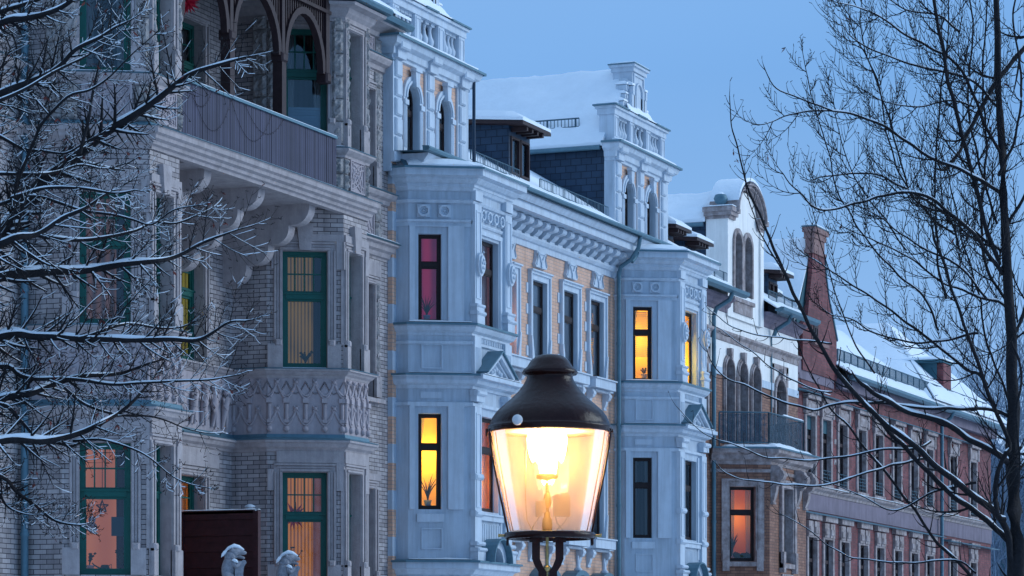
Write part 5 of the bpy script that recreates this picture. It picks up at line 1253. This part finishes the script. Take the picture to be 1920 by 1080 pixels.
m=MB(); snow(m,(83.3,24.86,15.395),(84.64,24.86,15.395),(84.64,25.26,15.395),(83.3,25.26,15.395),.06,8,4,.02); m.build('snow_cover','snow',H4)
cross_roof(H4,82.3,85.6,25.11,33,12.6,15.05,mslate='teal_wall')
roof(H4,85.8,XF+.3,24.5,11.38,.62,29.6,50,.14)
m=MB(); snowguard(m,(86,25.0,11.85),(104.5,25.0,11.85),.30,.012); m.build('snow_guard','blue_iron',H4)
ZR=14.75
m=MB(); snow(m,(95.4,24.5,11.5),(105.7,24.5,11.5),(102.1,27.9,ZR),(101.9,27.9,ZR),.16,30,14,.05,edge=.5); snow(m,(95.4,36,11.5),(95.4,24.6,11.5),(102.0,27.9,ZR),(102.0,36,ZR),.16,30,14,.05); m.build('snow_cover','snow',H4)
m=MB(); m.box(ID,98.6,99.62,-28.6,-25.25,11.0,13.0); m.box(ID,98.45,99.75,-28.8,-25.0,13.0,13.10); m.build('roof_box','teal_wall',H4)
m=MB(); m.box(ID,98.62,99.64,-25.249,-25.03,11.3,12.98); m.build('upper_gable','red_brick',H4)
m=MB(); snow(m,(98.45,25.0,13.105),(99.75,25.0,13.105),(99.75,28.8,13.105),(98.45,28.8,13.105),.12,6,12,.03); m.build('snow_cover','snow',H4)
# ================================================================ far beyond
t=thing('distant_house','distant snowy roofed house with a teal wall behind the right tree trunk','house')
m=MB(); p=far(1895,1000,165); q=p.x,p.y
m.box(ID,q[0]-1.5,q[0]+8,-q[1]-1.5,-q[1]+5,0,11.0); m.build('wall','teal_wall',t)
m=MB(); snow(m,(q[0]-2.4,q[1]-6,11.2),(q[0]+9,q[1]-6,11.2),(q[0]+9,q[1]+2.5,16.6),(q[0]-2.4,q[1]+2.5,16.6),.3,10,10,.1,edge=.9); 
m.build('snow_cover','snow',t)
m=MB(); m.add([(q[0]-2.3,q[1]-5.6,11.1),(q[0]-2.3,q[1]+2.5,16.4),(q[0]-2.3,q[1]+6,11.1)],[(0,1,2)]); m.add([(q[0]-2.3,q[1]+2.5,16.4),(q[0]+9,q[1]+2.5,16.4),(q[0]+9,q[1]+6,11.1),(q[0]-2.3,q[1]+6,11.1)],[(0,1,2,3)]); m.build('roof','slate',t)
# ================================================================ gas lantern
lamp=thing('street_lamp','black gas lantern with domed hood, tapering glass and a brightly glowing burner','street lamp')
DL=13.6; SL=DL/F; LC0=far(1031,1005,DL)
def lz(py): return (1005-py)*SL
def lp(px,py,dd=0): return LC0+RT*((px-1031)*SL)+AX*dd+UP*lz(py)
def prof(l): return [(r*SL,lz(y)) for r,y in l]
m=MB(); m.lathe(LC0,prof([(0,664),(14,665),(26,668),(36,677),(43,688),(50,694),(53,699),(50,703),(44,704),(43,708),(45,713),(50,722),(60,735),(74,749),(88,761),(100,772),(108,783),(112,793),(113,799),(116,801),(116,809),(113,811),(110,809),(109,800),(95,780),(60,748),(0,742)]),48)
for i in range(3): a=R(120*i+20); m.lathe((LC0.x+.024*5*math.cos(a),LC0.y+.12*math.sin(a),LC0.z+lz(700)),prof([(0,1009),(4,1005),(0,1001)]),8)
m.lathe(LC0,prof([(113,800),(115.5,798),(117,801),(117,805),(114,807)]),48)
hood=m.build('hood','iron',lamp)
m=MB(); m.lathe(LC0,prof([(98,806),(104,809),(104,811),(30,806),(28,800),(24,800),(24,807)]),40); m.build('reflector','white_trim',lamp)
m=MB(); m.lathe(LC0,prof([(110,811),(106,840),(99,880),(90,925),(82,965),(75,997)]),48); m.build('glass','lantern_glass',lamp)
m=MB(); m.lathe(LC0,prof([(72,999),(84,999),(86,1002),(86,1008),(83,1011),(72,1011),(70,1005),(72,999)]),48)
for a in (R(0),R(60),R(120),R(180),R(240),R(300)):
    m.tube([LC0+Vector((math.cos(a)*r*SL,math.sin(a)*r*SL,lz(1005))) for r in (14,74)],.008,6)
m.build('base_ring','iron',lamp)
# four slender ribs standing proud of the glass
for a in (14,-14,166,194):
    m=MB(); u=RT*math.cos(R(a))+AX*math.sin(R(a)); pts=[]
    for r,y in ((116,806),(117,815),(113,840),(106,880),(97,925),(88,965),(82,992),(81,1000),(82,1022)): pts.append(LC0+u*(r*SL)+UP*lz(y))
    m.tube(pts,[.0045]*7+[.006,.006],8); m.build('rib','iron',lamp)
for sg,y in ((-1,1004),(1,1004)):
    m=MB(); b=LC0+RT*(sg*84*SL)+UP*lz(y); m.tube([b,b+RT*(sg*10*SL)],[.006,.006],8); m.tube([b+RT*(sg*9*SL),b+RT*(sg*13*SL)],[.009,.008],6); m.build('thumb_screw','brass',lamp)
m=MB(); b=LC0+RT*(-112*SL)+UP*lz(806); m.tube([b,b+RT*(-6*SL)+UP*.004,b+RT*(-6*SL)-UP*.03],.006,6); b=LC0+RT*(112*SL)+UP*lz(806); m.tube([b,b+RT*(5*SL),b+RT*(5*SL)-UP*.012],.006,6); m.build('hinge','iron',lamp)
# legs of the crown
for x0,x1 in ((-26,-14),(18,6)):
    m=MB(); w=7.5*SL; seq=[(x0,1006),(x0,1018),(x0,1048),(x0*.55+x1*.45,1062),(x1,1072),(x1,1130)]
    for k in range(len(seq)-1):
        (a,ya),(b,yb)=seq[k],seq[k+1]; pa,pb=LC0+RT*(a*SL)+UP*lz(ya),LC0+RT*(b*SL)+UP*lz(yb)
        for dd in (-.012,.012):
            pass
        P=[p+RT*(s*w)+AX*d for p in (pa,pb) for s in (-1,1) for d in (-.012,.012)]
        m.add(P,[(0,1,3,2),(4,6,7,5),(0,4,5,1),(2,3,7,6),(0,2,6,4),(1,5,7,3)])
    p=LC0+RT*(x0*SL)+UP*lz(1012); m.tube([p-RT*.03,p+RT*.03],.012,8)
    m.build('leg','iron',lamp)
m=MB(); m.tube([LC0+RT*(-5*SL)+UP*lz(1000),LC0+RT*(-5*SL)+UP*lz(1090)],.0075,8); m.lathe(LC0+RT*(-5*SL)+UP*lz(1068),prof([(0,1012),(6,1008),(8,1003),(5,998),(0,995)]),8); m.tube([LC0+RT*(-2*SL)+UP*lz(1070),LC0+RT*(9*SL)+UP*lz(1074)],.006,6); m.build('gas_pipe','brass',lamp)
m=MB(); zb=LC0.z; P=[(.0,lz(1105)),(.034,lz(1108)),(.04,lz(1118)),(.03,lz(1125)),(.032,lz(1300)),(.05,lz(1310)),(.034,lz(1320)),(.04,-zb+1.0),(.07,-zb+.9),(.075,-zb+.2),(.12,-zb+.12),(.13,-zb)]
m.lathe(LC0,P,16); m.build('post','iron',lamp)
# burner, mantles, regulator
m=MB()
m.tube([lp(1026,998),lp(1026,905)],[.010,.008],10); m.lathe(lp(1026,985),prof([(0,1019),(9,1017),(10,1005),(9,993),(6,990),(6,980),(0,978)]),10); m.lathe(lp(1026,940),prof([(0,1018),(7,1015),(8,1003),(5,990),(0,988)]),10)
m.lathe(lp(1026,898),prof([(0,1010),(20,1004),(22,998),(6,992),(0,990)]),14); m.build('burner','brass',lamp)
def lbox(m,x0,x1,y0,y1,d0,d1):
    P=[lp(x,y,d) for y in (y1,y0) for d in (d0,d1) for x in (x0,x1)]; m.add(P,[(0,1,3,2),(4,6,7,5),(0,4,5,1),(2,3,7,6),(0,2,6,4),(1,5,7,3)])
m=MB(); lbox(m,1037,1069,930,968,-.03,.03); lbox(m,1041,1047,926,930.5,-.02,.02); lbox(m,1053,1066,925,930,-.02,.02); lbox(m,1056,1064,940,962,-.033,-.0302); m.build('regulator_box','grey_metal',lamp)
m=MB(); lbox(m,1004,1017,940,968,-.025,.025); lbox(m,1016,1024,936,962,-.015,.015); m.build('valve_box','grey_metal',lamp)
for pts in ([(1012,968),(1004,980),(998,990),(1000,999)],[(1041,968),(1044,980),(1052,990),(1058,999)],[(1065,968),(1058,980),(1046,992),(1040,999)],[(988,818),(986,870),(985,930),(988,975),(998,996)]):
    m=MB(); m.tube([lp(*p,-.02) for p in pts],.0028 if pts[0][0]!=988 else .0016,6); m.build('wire','brass' if pts[0][0]==988 else 'grey_metal',lamp)
mat('mantle_glow',(.9,.8,.6),.8,emit=(1,.66,.26),est=70)
for i in range(9):
    a=R(60*i+10); rr,y0,hh=((27,806,1.0) if i<6 else (9,838,1.15)); c=lp(1026,0)+RT*(rr*SL*math.cos(a))+AX*(rr*SL*math.sin(a)); c.z=LC0.z
    m=MB(); m.lathe(c,[(r*SL,lz(y0+dy*hh)) for r,dy in ((0,62),(3,58),(7,46),(10,30),(11,16),(8,4),(0,0))],10); m.build('gas_mantle','mantle_glow',lamp)
pl_=bpy.data.lights.new('lantern_light','POINT'); pl_.energy=44; pl_.color=(1,.52,.17); pl_.shadow_soft_size=.05
po=bpy.data.objects.new('lantern_light',pl_); COL.objects.link(po); po.parent=lamp; po.location=lp(1026,862)
def glowmat():  # scattering volume added inside the lantern to imitate the bloom around the burner
    m=bpy.data.materials.new('warm_glow_volume'); m.use_nodes=True; t=m.node_tree; t.nodes.clear(); o=t.nodes.new('ShaderNodeOutputMaterial'); v=t.nodes.new('ShaderNodeVolumeScatter')
    v.inputs['Color'].default_value=(1,.80,.50,1); v.inputs['Density'].default_value=1.3; v.inputs['Anisotropy'].default_value=.2; t.links.new(v.outputs[0],o.inputs['Volume']); MT['glow_volume']=m
glowmat(); m=MB(); m.lathe(LC0,prof([(0,812),(108,812),(104,840),(97,880),(88,925),(80,965),(73,996),(0,996)]),32); m.build('glow_inside','glow_volume',lamp)
b=MB(); b.lathe(lp(970,797,-.27),[(.0236*math.sin(R(15*i)),-.0236*math.cos(R(15*i))) for i in range(13)],16)
bl=tag(b.build('hanging_ball','white_stone'),'small white ball hanging from the hood of the gas lantern','ball')
b=MB(); b.tube([lp(970,789,-.27),lp(972,783,-.26)],.002,5); b.build('hook','iron',bl)

# ================================================================ trees
def smooth(pts,rad,step):
    """Catmull-Rom through world points"""
    P=[pts[0]*2-pts[1]]+pts+[pts[-1]*2-pts[-2]]; out=[];ro=[]
    for i in range(1,len(P)-2):
        L_=(P[i+1]-P[i]).length; n=max(1,int(L_/step))
        for k in range(n):
            t=k/n; a,b,c,d=P[i-1],P[i],P[i+1],P[i+2]
            out.append(.5*((2*b)+(c-a)*t+(2*a-5*b+4*c-d)*t*t+(3*b-a-3*c+d)*t**3)); ro.append(rad[i-1]*(1-t)+rad[i]*t)
    out.append(pts[-1]); ro.append(rad[-1]); return out,ro
class Tree:
    def __init__(s,d,seed,snowk,px):
        s.d=d; s.k=d/F; s.rnd=random.Random(seed); s.b=MB(); s.s=MB(); s.lf=MB(); s.snowk=snowk; s.n=0
    def snowtube(s,pts,rad,k=None):
        k=s.snowk if k is None else k; rnd=s.rnd; run=[];rr=[]
        def flush():
            if len(run)>1:
                rr2=list(rr); rr2[0]*=.3; rr2[-1]*=.3; s.s.tube(run,rr2,6)
        for i,(p,r) in enumerate(zip(pts,rad)):
            t=(pts[min(i+1,len(pts)-1)]-pts[max(i-1,0)]); st=abs(t.z)/max(t.length,1e-6)
            gap=noise.noise(p*(2.2/s.d*13))*.5+.5
            if st>.90 or gap<.26-(.2 if r>.012 else 0) or k<=0:
                flush(); run=[];rr=[]; continue
            w=(1-st*.55)*(.75+.55*noise.noise(p*9))
            q=max(r*.95,s.k*.9)*k*w; q=min(q,r*1.05+.003); run.append(p+UP*(r*.75+q*.25)); rr.append(q)
        flush()
    def branch(s,pts,rad,n=6,snow=True):
        s.b.tube(pts,rad,n)
        if snow: s.snowtube(pts,rad)
    def twig(s,p,d,L_,r,lv,up=.25,curl=.25):
        """one shoot with side shoots; lv = how often it forks on"""
        rnd=s.rnd; n=8 if lv>0 else 5; pts=[p]; q=p.copy(); d=d.normalized(); bend=Vector((rnd.uniform(-1,1),rnd.uniform(-1,1),rnd.uniform(-.6,1)))*curl*.8
        for i in range(n):
            d=(d+(bend+Vector((rnd.uniform(-1,1),rnd.uniform(-1,1),rnd.uniform(-1,1)))*.35)*(1.6/n)*.5+UP*up*(1.4/n)).normalized(); q=q+d*(L_/n); pts.append(q.copy())
        rad=[r*(1-.72*i/n) for i in range(n+1)]
        s.branch(pts,rad,4 if lv>0 else 3,snow=(s.ts>0 and (lv>0 or rnd.random()<s.ts)))
        if lv>0:
            side=1
            for i in range(1,n+1,1 if s.ts==0 else 2 if rnd.random()<.6 else 1):
                for _ in range(1 if rnd.random()<s.den else 2):
                    t=(pts[i]-pts[i-1]).normalized(); a=t.cross(AX).normalized()*side; side=-side
                    dd=(t*rnd.uniform(.7,1.2)+a*rnd.uniform(.4,.85)+AX*rnd.uniform(-.5,.5)).normalized()
                    s.twig(pts[i],dd,L_*rnd.uniform(.28,.5),max(rad[i]*.66,s.k*s.mr),lv-1,up,curl*1.15)
        else:
            if rnd.random()<s.leafp:
                e=pts[-1]
                for _ in range(rnd.randint(1,3)):
                    o=Vector((rnd.uniform(-1,1),rnd.uniform(-1,1),rnd.uniform(-1.4,.1)))*s.k*9; w=Vector((rnd.uniform(-1,1),rnd.uniform(-1,1),0))*s.k*3
                    s.lf.add([e,e+o*.5+w,e+o,e+o*.5-w],[(0,1,2,3)])
            for _ in range(s.buds):
                e=pts[-1]; o=Vector((rnd.uniform(-1,1),rnd.uniform(-1,1),rnd.uniform(-.4,1)))*s.k*6
                s.b.tube([e,e+o],[s.k*.7,s.k*.5],3)
    def limb(s,px,r0,r1,dd0=0,dd1=0,tw=None,L_=(30,70),lv=1,up=.25,start=0.0,n=7,snow=True,side=0,wob=1.0):
        """limb through picture-measured points at a stated distance"""
        m_=len(px); P=[]
        for i,(x,y) in enumerate(px):
            t=i/(m_-1); P.append(far(x,y,s.d+dd0+(dd1-dd0)*t+s.rnd.uniform(-.12,.12)*s.k*300*(0<i)*.35))
        rr=[s.k*s.rs*(r0+(r1-r0)*(i/(m_-1))) for i in range(m_)]
        pts,rad=smooth(P,rr,s.k*9)
        for i in range(1,len(pts)-1): pts[i]=pts[i]+Vector((noise.noise(pts[i]*6+Vector((7,0,0))),noise.noise(pts[i]*6),noise.noise(pts[i]*6+Vector((0,9,0)))))*s.k*3.2*wob
        s.branch(pts,rad,n,snow)
        T=sum((pts[i+1]-pts[i]).length for i in range(len(pts)-1))/s.k; cnt=int(T*(tw if tw is not None else .05)); rnd=s.rnd
        sd=1
        for k in range(cnt):
            f=start+(1-start)*(k+rnd.random())/cnt; i=min(len(pts)-2,int(f*(len(pts)-1))); t=(pts[i+1]-pts[i]).normalized(); a=t.cross(AX).normalized()
            sd=-sd; sg=sd if side==0 else (side if rnd.random()<.8 else -side)
            d=(t*rnd.uniform(.45,1.1)+a*sg*rnd.uniform(.6,1.1)+AX*rnd.uniform(-.7,.7)).normalized()
            s.twig(pts[i],d,s.k*rnd.uniform(*L_)*(1-.25*f),max(rad[i]*.5,s.k*1.0),lv,up)
        s.twig(pts[-1],(pts[-1]-pts[-2]).normalized(),s.k*rnd.uniform(*L_)*.6,rad[-1],max(0,lv),up)
def finish(T,name,label,cat,trunk):
    o=thing(name,label,cat); trunk.build('trunk','bark',o); T.b.build('crown','bark',o); T.s.build('snow_cover','snow',o)
    if T.lf.v: T.lf.build('withered_leaves','leaf',o)
    return o
# ---- left tree: its trunk stands just outside the picture
T=Tree(13.0,5,1.1,0); T.rs=.60; T.den=.7; T.ts=.4; T.mr=.55; T.leafp=.06; T.buds=2
tp=[far(-420,y,13.6) for y in (1700,1300,900,500,100,-400)]; tp[0].z=0
tm_=MB(); P,Rr=smooth(tp,[.16,.14,.12,.10,.08,.05],.2); tm_.tube(P,Rr,12)
J=lambda y:(-415,y)
TW=dict(tw=.038,L_=(55,125),lv=1,start=.40,up=.12)
T.limb([J(720),(-150,540),(0,437),(34,400),(77,343),(150,288),(215,238),(280,198),(330,158),(372,134),(425,118),(466,106)],26,2.4,.6,0,**TW)
T.limb([(150,288),(165,225),(176,160),(190,98),(205,40)],6,2,0,.2,tw=.04,L_=(20,45),lv=1)
T.limb([J(470),(-150,250),(0,175),(67,150),(110,126),(143,92),(197,63),(240,40)],16,2.5,.3,-.3,**TW)
T.limb([(-10,192),(60,160),(115,128),(165,103),(215,68),(262,20)],6,1.8,-.2,.1,tw=.05,L_=(25,55),lv=1)
T.limb([J(260),(-150,110),(0,45),(50,35),(105,17),(150,-10)],14,6,.2,0,tw=.05,L_=(40,80),lv=1,start=.4)
T.limb([J(150),(-100,60),(0,22),(60,4),(130,-30)],12,4,.5,.2,tw=.04,L_=(40,80),lv=1,start=.5)
T.limb([J(800),(-150,580),(0,519),(68,511),(110,508),(178,505),(240,494),(295,489),(336,479),(380,455),(420,440),(455,428)],18,2.2,0,.4,**TW)
T.limb([J(690),(-120,500),(0,460),(34,446),(68,440),(113,412),(160,392),(200,365),(235,345)],15,2.4,-.3,0,**TW)
T.limb([(70,441),(137,449),(192,447),(255,432),(288,418),(330,420),(375,402),(400,388)],6.5,1.8,0,.4,tw=.05,L_=(35,75),lv=1)
T.limb([(-20,392),(10,381),(51,369),(113,381),(160,395),(212,403),(250,412),(284,422),(325,395),(372,385)],6.5,1.8,.3,0,tw=.05,L_=(35,75),lv=1)
T.limb([J(900),(-150,700),(0,633),(68,631),(147,635),(240,638),(318,638),(370,638),(402,620),(432,602),(470,600)],15,2.0,.2,-.2,tw=.045,L_=(50,105),lv=1,start=.45)
T.limb([(147,635),(192,621),(240,609),(294,614),(342,612),(372,600)],6,1.8,0,.3,tw=.06,L_=(25,50),lv=1)
T.limb([(104,632),(150,590),(175,565),(205,540),(222,505)],3.5,1.4,0,.3,tw=.06,L_=(18,35),lv=0)
T.limb([(205,612),(235,575),(262,545),(290,520)],3.0,1.2,0,-.3,tw=.08,L_=(18,35),lv=1)
T.limb([J(980),(-150,810),(0,750),(55,737),(100,722),(155,706),(222,702),(274,682),(310,672)],15,2.5,0,.3,**TW)
T.limb([J(900),(-120,730),(0,687),(37,702),(74,710),(148,713),(222,722),(290,716),(380,712),(440,704)],10,2,.3,-.1,tw=.045,L_=(50,105),lv=1,start=.4)
T.limb([J(1040),(-150,870),(0,828),(92,826),(148,813),(185,795),(222,776),(252,752),(281,717),(300,690)],14,2.4,-.2,.2,**TW)
T.limb([(137,827),(190,824),(240,838),(281,858),(333,900),(390,915)],4.5,1.5,0,-.2,tw=.06,L_=(26,60),lv=1)
T.limb([(92,826),(120,834),(135,838),(150,830),(170,822)],5,3,0,0,tw=.05,L_=(20,40),lv=0)
T.limb([(120,727),(159,756),(222,778),(281,780),(340,800),(392,812)],5,1.6,0,.3,tw=.05,L_=(35,75),lv=1)
T.limb([J(960),(-100,780),(0,760),(37,787),(67,820),(92,834)],9,4,0,0,tw=.03,L_=(30,60),lv=1,start=.6)
T.limb([J(1010),(-120,850),(0,893),(30,920),(67,947),(104,978),(148,984),(175,975)],9,1.6,0,.2,tw=.07,L_=(26,56),lv=1,start=.5)
T.limb([J(1060),(-120,900),(-20,905),(10,945),(40,960),(70,965)],8,1.4,.2,0,tw=.05,L_=(26,50),lv=1,start=.5)
T.limb([(-30,235),(0,257),(43,277),(83,283),(123,287),(160,266),(190,250)],6.5,2,.2,0,tw=.06,L_=(30,60),lv=1)
T.limb([(30,345),(63,267),(83,227),(127,183),(167,170),(200,148),(240,110),(297,57)],6,1.6,0,-.3,tw=.05,L_=(35,75),lv=1)
T.limb([(30,365),(45,310),(66,262),(80,210),(100,160),(110,90)],5,1.5,.3,.4,tw=.06,L_=(28,56),lv=1)
T.limb([(-20,325),(67,327),(103,323),(150,310),(200,316),(250,300)],5.5,1.8,0,.3,tw=.06,L_=(30,60),lv=1)
T.limb([(20,455),(34,464),(86,494),(137,508)],4,3,0,0,tw=.04,L_=(20,45),lv=1)
T.limb([(20,372),(80,355),(150,352),(215,362),(262,358)],6,2,0,-.3,tw=.08,L_=(34,66),lv=1)
T.limb([(0,20),(30,90),(20,170),(0,260)],3.5,2,.5,.5,tw=.05,L_=(30,60),lv=1)
T.limb([(330,158),(318,110),(308,60),(300,20)],3,1.4,0,.2,tw=.06,L_=(16,34),lv=0)
T.limb([(0,40),(28,120),(40,190),(70,250)],3,1.5,.6,.2,tw=.05,L_=(30,60),lv=1)
finish(T,'snowy_tree','bare tree at the left edge with thick snow lying on its reaching branches','tree',tm_)

# ---- right tree
T=Tree(24.0,11,1.15,0); T.rs=.64; T.den=.8; T.ts=0; T.mr=.8; T.leafp=.01; T.buds=1
tp=[far(1925,1700,24),far(1915,1350,24),far(1908,1080,24),far(1902,900,24),far(1897,700,24),far(1889,500,24),far(1880,300,24),far(1872,150,24),far(1866,0,24),far(1862,-120,24)]; tp[0].z=0
tm_=MB(); P,Rr=smooth(tp,[k*T.k for k in (26,23,18,14,11,9,8,7,5.5,4)],.25)
for i in range(len(P)): P[i]=P[i]+Vector((noise.noise(P[i]*2),noise.noise(P[i]*2+Vector((5,5,5))),0))*.03
tm_.tube(P,Rr,14)
W1=dict(tw=.036,L_=(55,140),lv=1,up=.75,n=6)
def rt(*a,**k):
    q=dict(W1); q.update(k); T.limb(*a,**q)
rt([(1874,497),(1853,440),(1822,321),(1806,259),(1780,155),(1760,52),(1748,-20)],7,5,0,-.4)
rt([(1880,515),(1837,455),(1790,405),(1713,360),(1610,380),(1537,394),(1500,363),(1464,321)],6.5,1.3,0,-.8)
rt([(1876,470),(1858,456),(1780,404),(1703,357),(1635,326),(1547,331),(1520,338)],5.5,1.3,0,.6)
rt([(1880,365),(1868,355),(1796,316),(1734,290),(1661,238),(1589,212),(1537,207),(1480,215),(1433,233)],6,1.4,0,-.5)
rt([(1560,208),(1537,199),(1490,181),(1449,161),(1432,124)],3,1.2,-.5,-.5,tw=.03,L_=(20,45),lv=0)
rt([(1935,60),(1920,88),(1863,160),(1827,228),(1801,280),(1780,310)],9,6,.6,.2,tw=.02)
rt([(1880,300),(1850,240),(1800,130),(1744,88),(1703,67),(1651,31),(1615,15),(1570,5)],5,1.3,0,-.5)
rt([(1870,200),(1820,150),(1749,132),(1697,116),(1625,88),(1594,67),(1570,31)],4.5,1.2,0,.5)
rt([(1774,560),(1760,497),(1754,400),(1754,311),(1762,200),(1775,100),(1780,-10)],4,2,-.2,-.2)
rt([(1800,470),(1775,404),(1713,373),(1672,243),(1651,171),(1620,88),(1613,-5)],3.6,1.6,.3,.5)
rt([(1760,620),(1734,560),(1680,510),(1630,456),(1573,363),(1547,259),(1521,181),(1505,98)],3.6,1.1,-.3,-.5,L_=(28,60))
rt([(1905,1130),(1892,1020),(1872,967),(1820,925),(1768,885),(1715,838),(1655,790),(1612,748),(1565,692),(1530,630),(1500,575),(1467,505),(1440,440),(1415,385),(1398,340),(1385,290),(1372,235),(1368,180)],11,1.2,0,-1.0,tw=.028,L_=(26,60),lv=0,up=.6)
rt([(1470,512),(1440,462),(1418,420),(1402,365),(1392,300)],2.6,1.0,-.8,-.9,tw=.05,L_=(18,46),lv=0)
rt([(1890,1010),(1860,985),(1790,930),(1740,885),(1680,822),(1630,765),(1600,735)],9,5,.2,-.2,tw=.02,lv=1)
rt([(1850,1110),(1820,1078),(1760,1020),(1710,950),(1640,860),(1590,800),(1560,770),(1520,700),(1495,640)],6,1.6,.4,0,tw=.03,L_=(30,70),lv=0)
rt([(1890,780),(1855,768),(1760,766),(1690,760),(1615,755),(1560,760),(1515,768),(1440,742),(1395,722),(1359,706),(1337,683),(1324,652)],5.5,1.1,0,-.8,tw=.028,L_=(24,56),lv=0)
rt([(1890,868),(1875,855),(1820,825),(1765,792),(1700,772),(1655,748),(1615,720)],10,6,0,-.3,tw=.014,L_=(30,70),lv=0)
rt([(1745,828),(1715,842),(1640,845),(1565,860),(1500,862),(1440,858),(1415,850),(1370,832),(1320,812),(1270,764)],3.8,1.0,.2,-.7,tw=.03,L_=(24,54),lv=0)
rt([(1740,860),(1710,865),(1660,876),(1615,890),(1540,910),(1478,908),(1415,902),(1361,888),(1333,860)],4.2,1.0,.3,-.5,tw=.022,L_=(24,50),lv=0)
rt([(1830,905),(1795,912),(1740,925),(1700,950),(1665,955),(1605,925),(1540,900)],4.2,1.2,.1,.3,tw=.025,L_=(24,50),lv=0)
rt([(1885,975),(1870,965),(1868,900),(1885,850),(1893,830),(1855,740),(1820,640),(1785,540),(1750,440)],9,4,-.3,-.5,tw=.03,lv=1)
rt([(1850,722),(1835,700),(1810,690),(1740,635),(1700,605),(1655,570),(1600,535),(1545,500),(1500,470)],6,1.5,0,.4,tw=.04,lv=1)
rt([(1890,580),(1875,566),(1840,560),(1810,545),(1760,525),(1700,480),(1650,455),(1590,430)],5,1.4,.3,.5)
rt([(1835,625),(1760,640),(1700,640),(1640,625),(1600,600),(1560,590),(1530,570)],4,1.2,0,.3,tw=.045,L_=(30,70))
rt([(1560,735),(1540,734),(1484,713),(1447,689),(1410,660),(1378,638),(1341,612)],2.6,1,-.6,-.8,tw=.04,L_=(18,40),lv=0)
rt([(1560,645),(1530,640),(1484,638),(1443,630),(1392,620),(1357,603),(1327,578)],2.6,1,-.4,-.8,tw=.04,L_=(18,40),lv=0)
rt([(1640,700),(1600,640),(1570,560),(1545,480),(1530,420),(1520,370)],2.6,1,-.4,-.5,tw=.035,L_=(24,50),lv=0)
rt([(1830,1075),(1790,1050),(1700,1057),(1640,1050),(1580,1040),(1510,989),(1459,960)],3.4,1,0,-.3,tw=.025,L_=(24,50),lv=0)
rt([(1900,900),(1925,860),(1960,820)],6,4,0,.3,tw=.02); rt([(1897,640),(1930,560),(1960,480)],7,5,0,.4); rt([(1890,420),(1925,360),(1950,300)],5,4,0,-.3)
rt([(1895,760),(1850,640),(1838,560),(1812,480),(1790,380),(1770,300)],4,1.6,.3,.6); rt([(1884,560),(1850,500),(1840,400),(1850,280),(1842,150),(1850,20)],5,2.5,.4,.6)
rt([(1872,330),(1905,250),(1915,150),(1900,40),(1905,-20)],4.5,2.4,-.3,-.5); rt([(1870,420),(1835,300),(1815,180),(1825,60),(1815,-20)],4,2.2,.6,.8)
rt([(1896,640),(1915,700),(1905,780),(1912,860)],4,3,-.4,-.5,tw=.02)
rt([(1790,440),(1740,400),(1690,330),(1660,240),(1645,150),(1600,60),(1590,0)],3.4,1.4,.5,.9); rt([(1700,470),(1650,400),(1600,330),(1575,250),(1560,180)],2.6,1.1,.2,.3)
rt([(1850,560),(1800,500),(1740,470),(1690,440),(1640,400),(1600,385)],4,1.3,-.5,-.4); rt([(1825,200),(1780,190),(1720,200),(1660,190),(1610,165)],3,1.2,.3,.5); rt([(1800,60),(1760,30),(1700,20),(1650,-20)],3.4,1.4,.2,.2)
finish(T,'bare_tree','bare tree at the right edge with dark trunk and a net of thin branches','tree',tm_)
# ---- frosted trees far behind
def fartree(x,d,h,seed,label):
    T=Tree(d,seed,0,0); T.rs=1; T.den=.5; T.ts=0; T.mr=.6; T.leafp=0; T.buds=0; p=far(x,1200,d); p.z=0; tm_=MB(); tm_.tube([p,p+UP*h*.35,p+UP*h*.6],[.3,.22,.12],8); rnd=T.rnd
    T.snowk=0
    for i in range(26):
        a=rnd.uniform(0,6.28); z=h*rnd.uniform(.22,.6); d_=Vector((math.cos(a),math.sin(a),rnd.uniform(.5,1.6)))
        T.twig(p+UP*z,d_,h*rnd.uniform(.3,.5),.07,2,.6,.3)
    o=thing('frosted_tree',label,'tree','frosted trees far behind'); tm_.build('trunk','frost_twig',o); T.b.build('crown','frost_twig',o)
fartree(1868,150,16,21,'pale frosted tree behind the right end of the red brick house'); fartree(1815,175,21.5,22,'taller frosted tree rising behind the roof end of the red brick house')
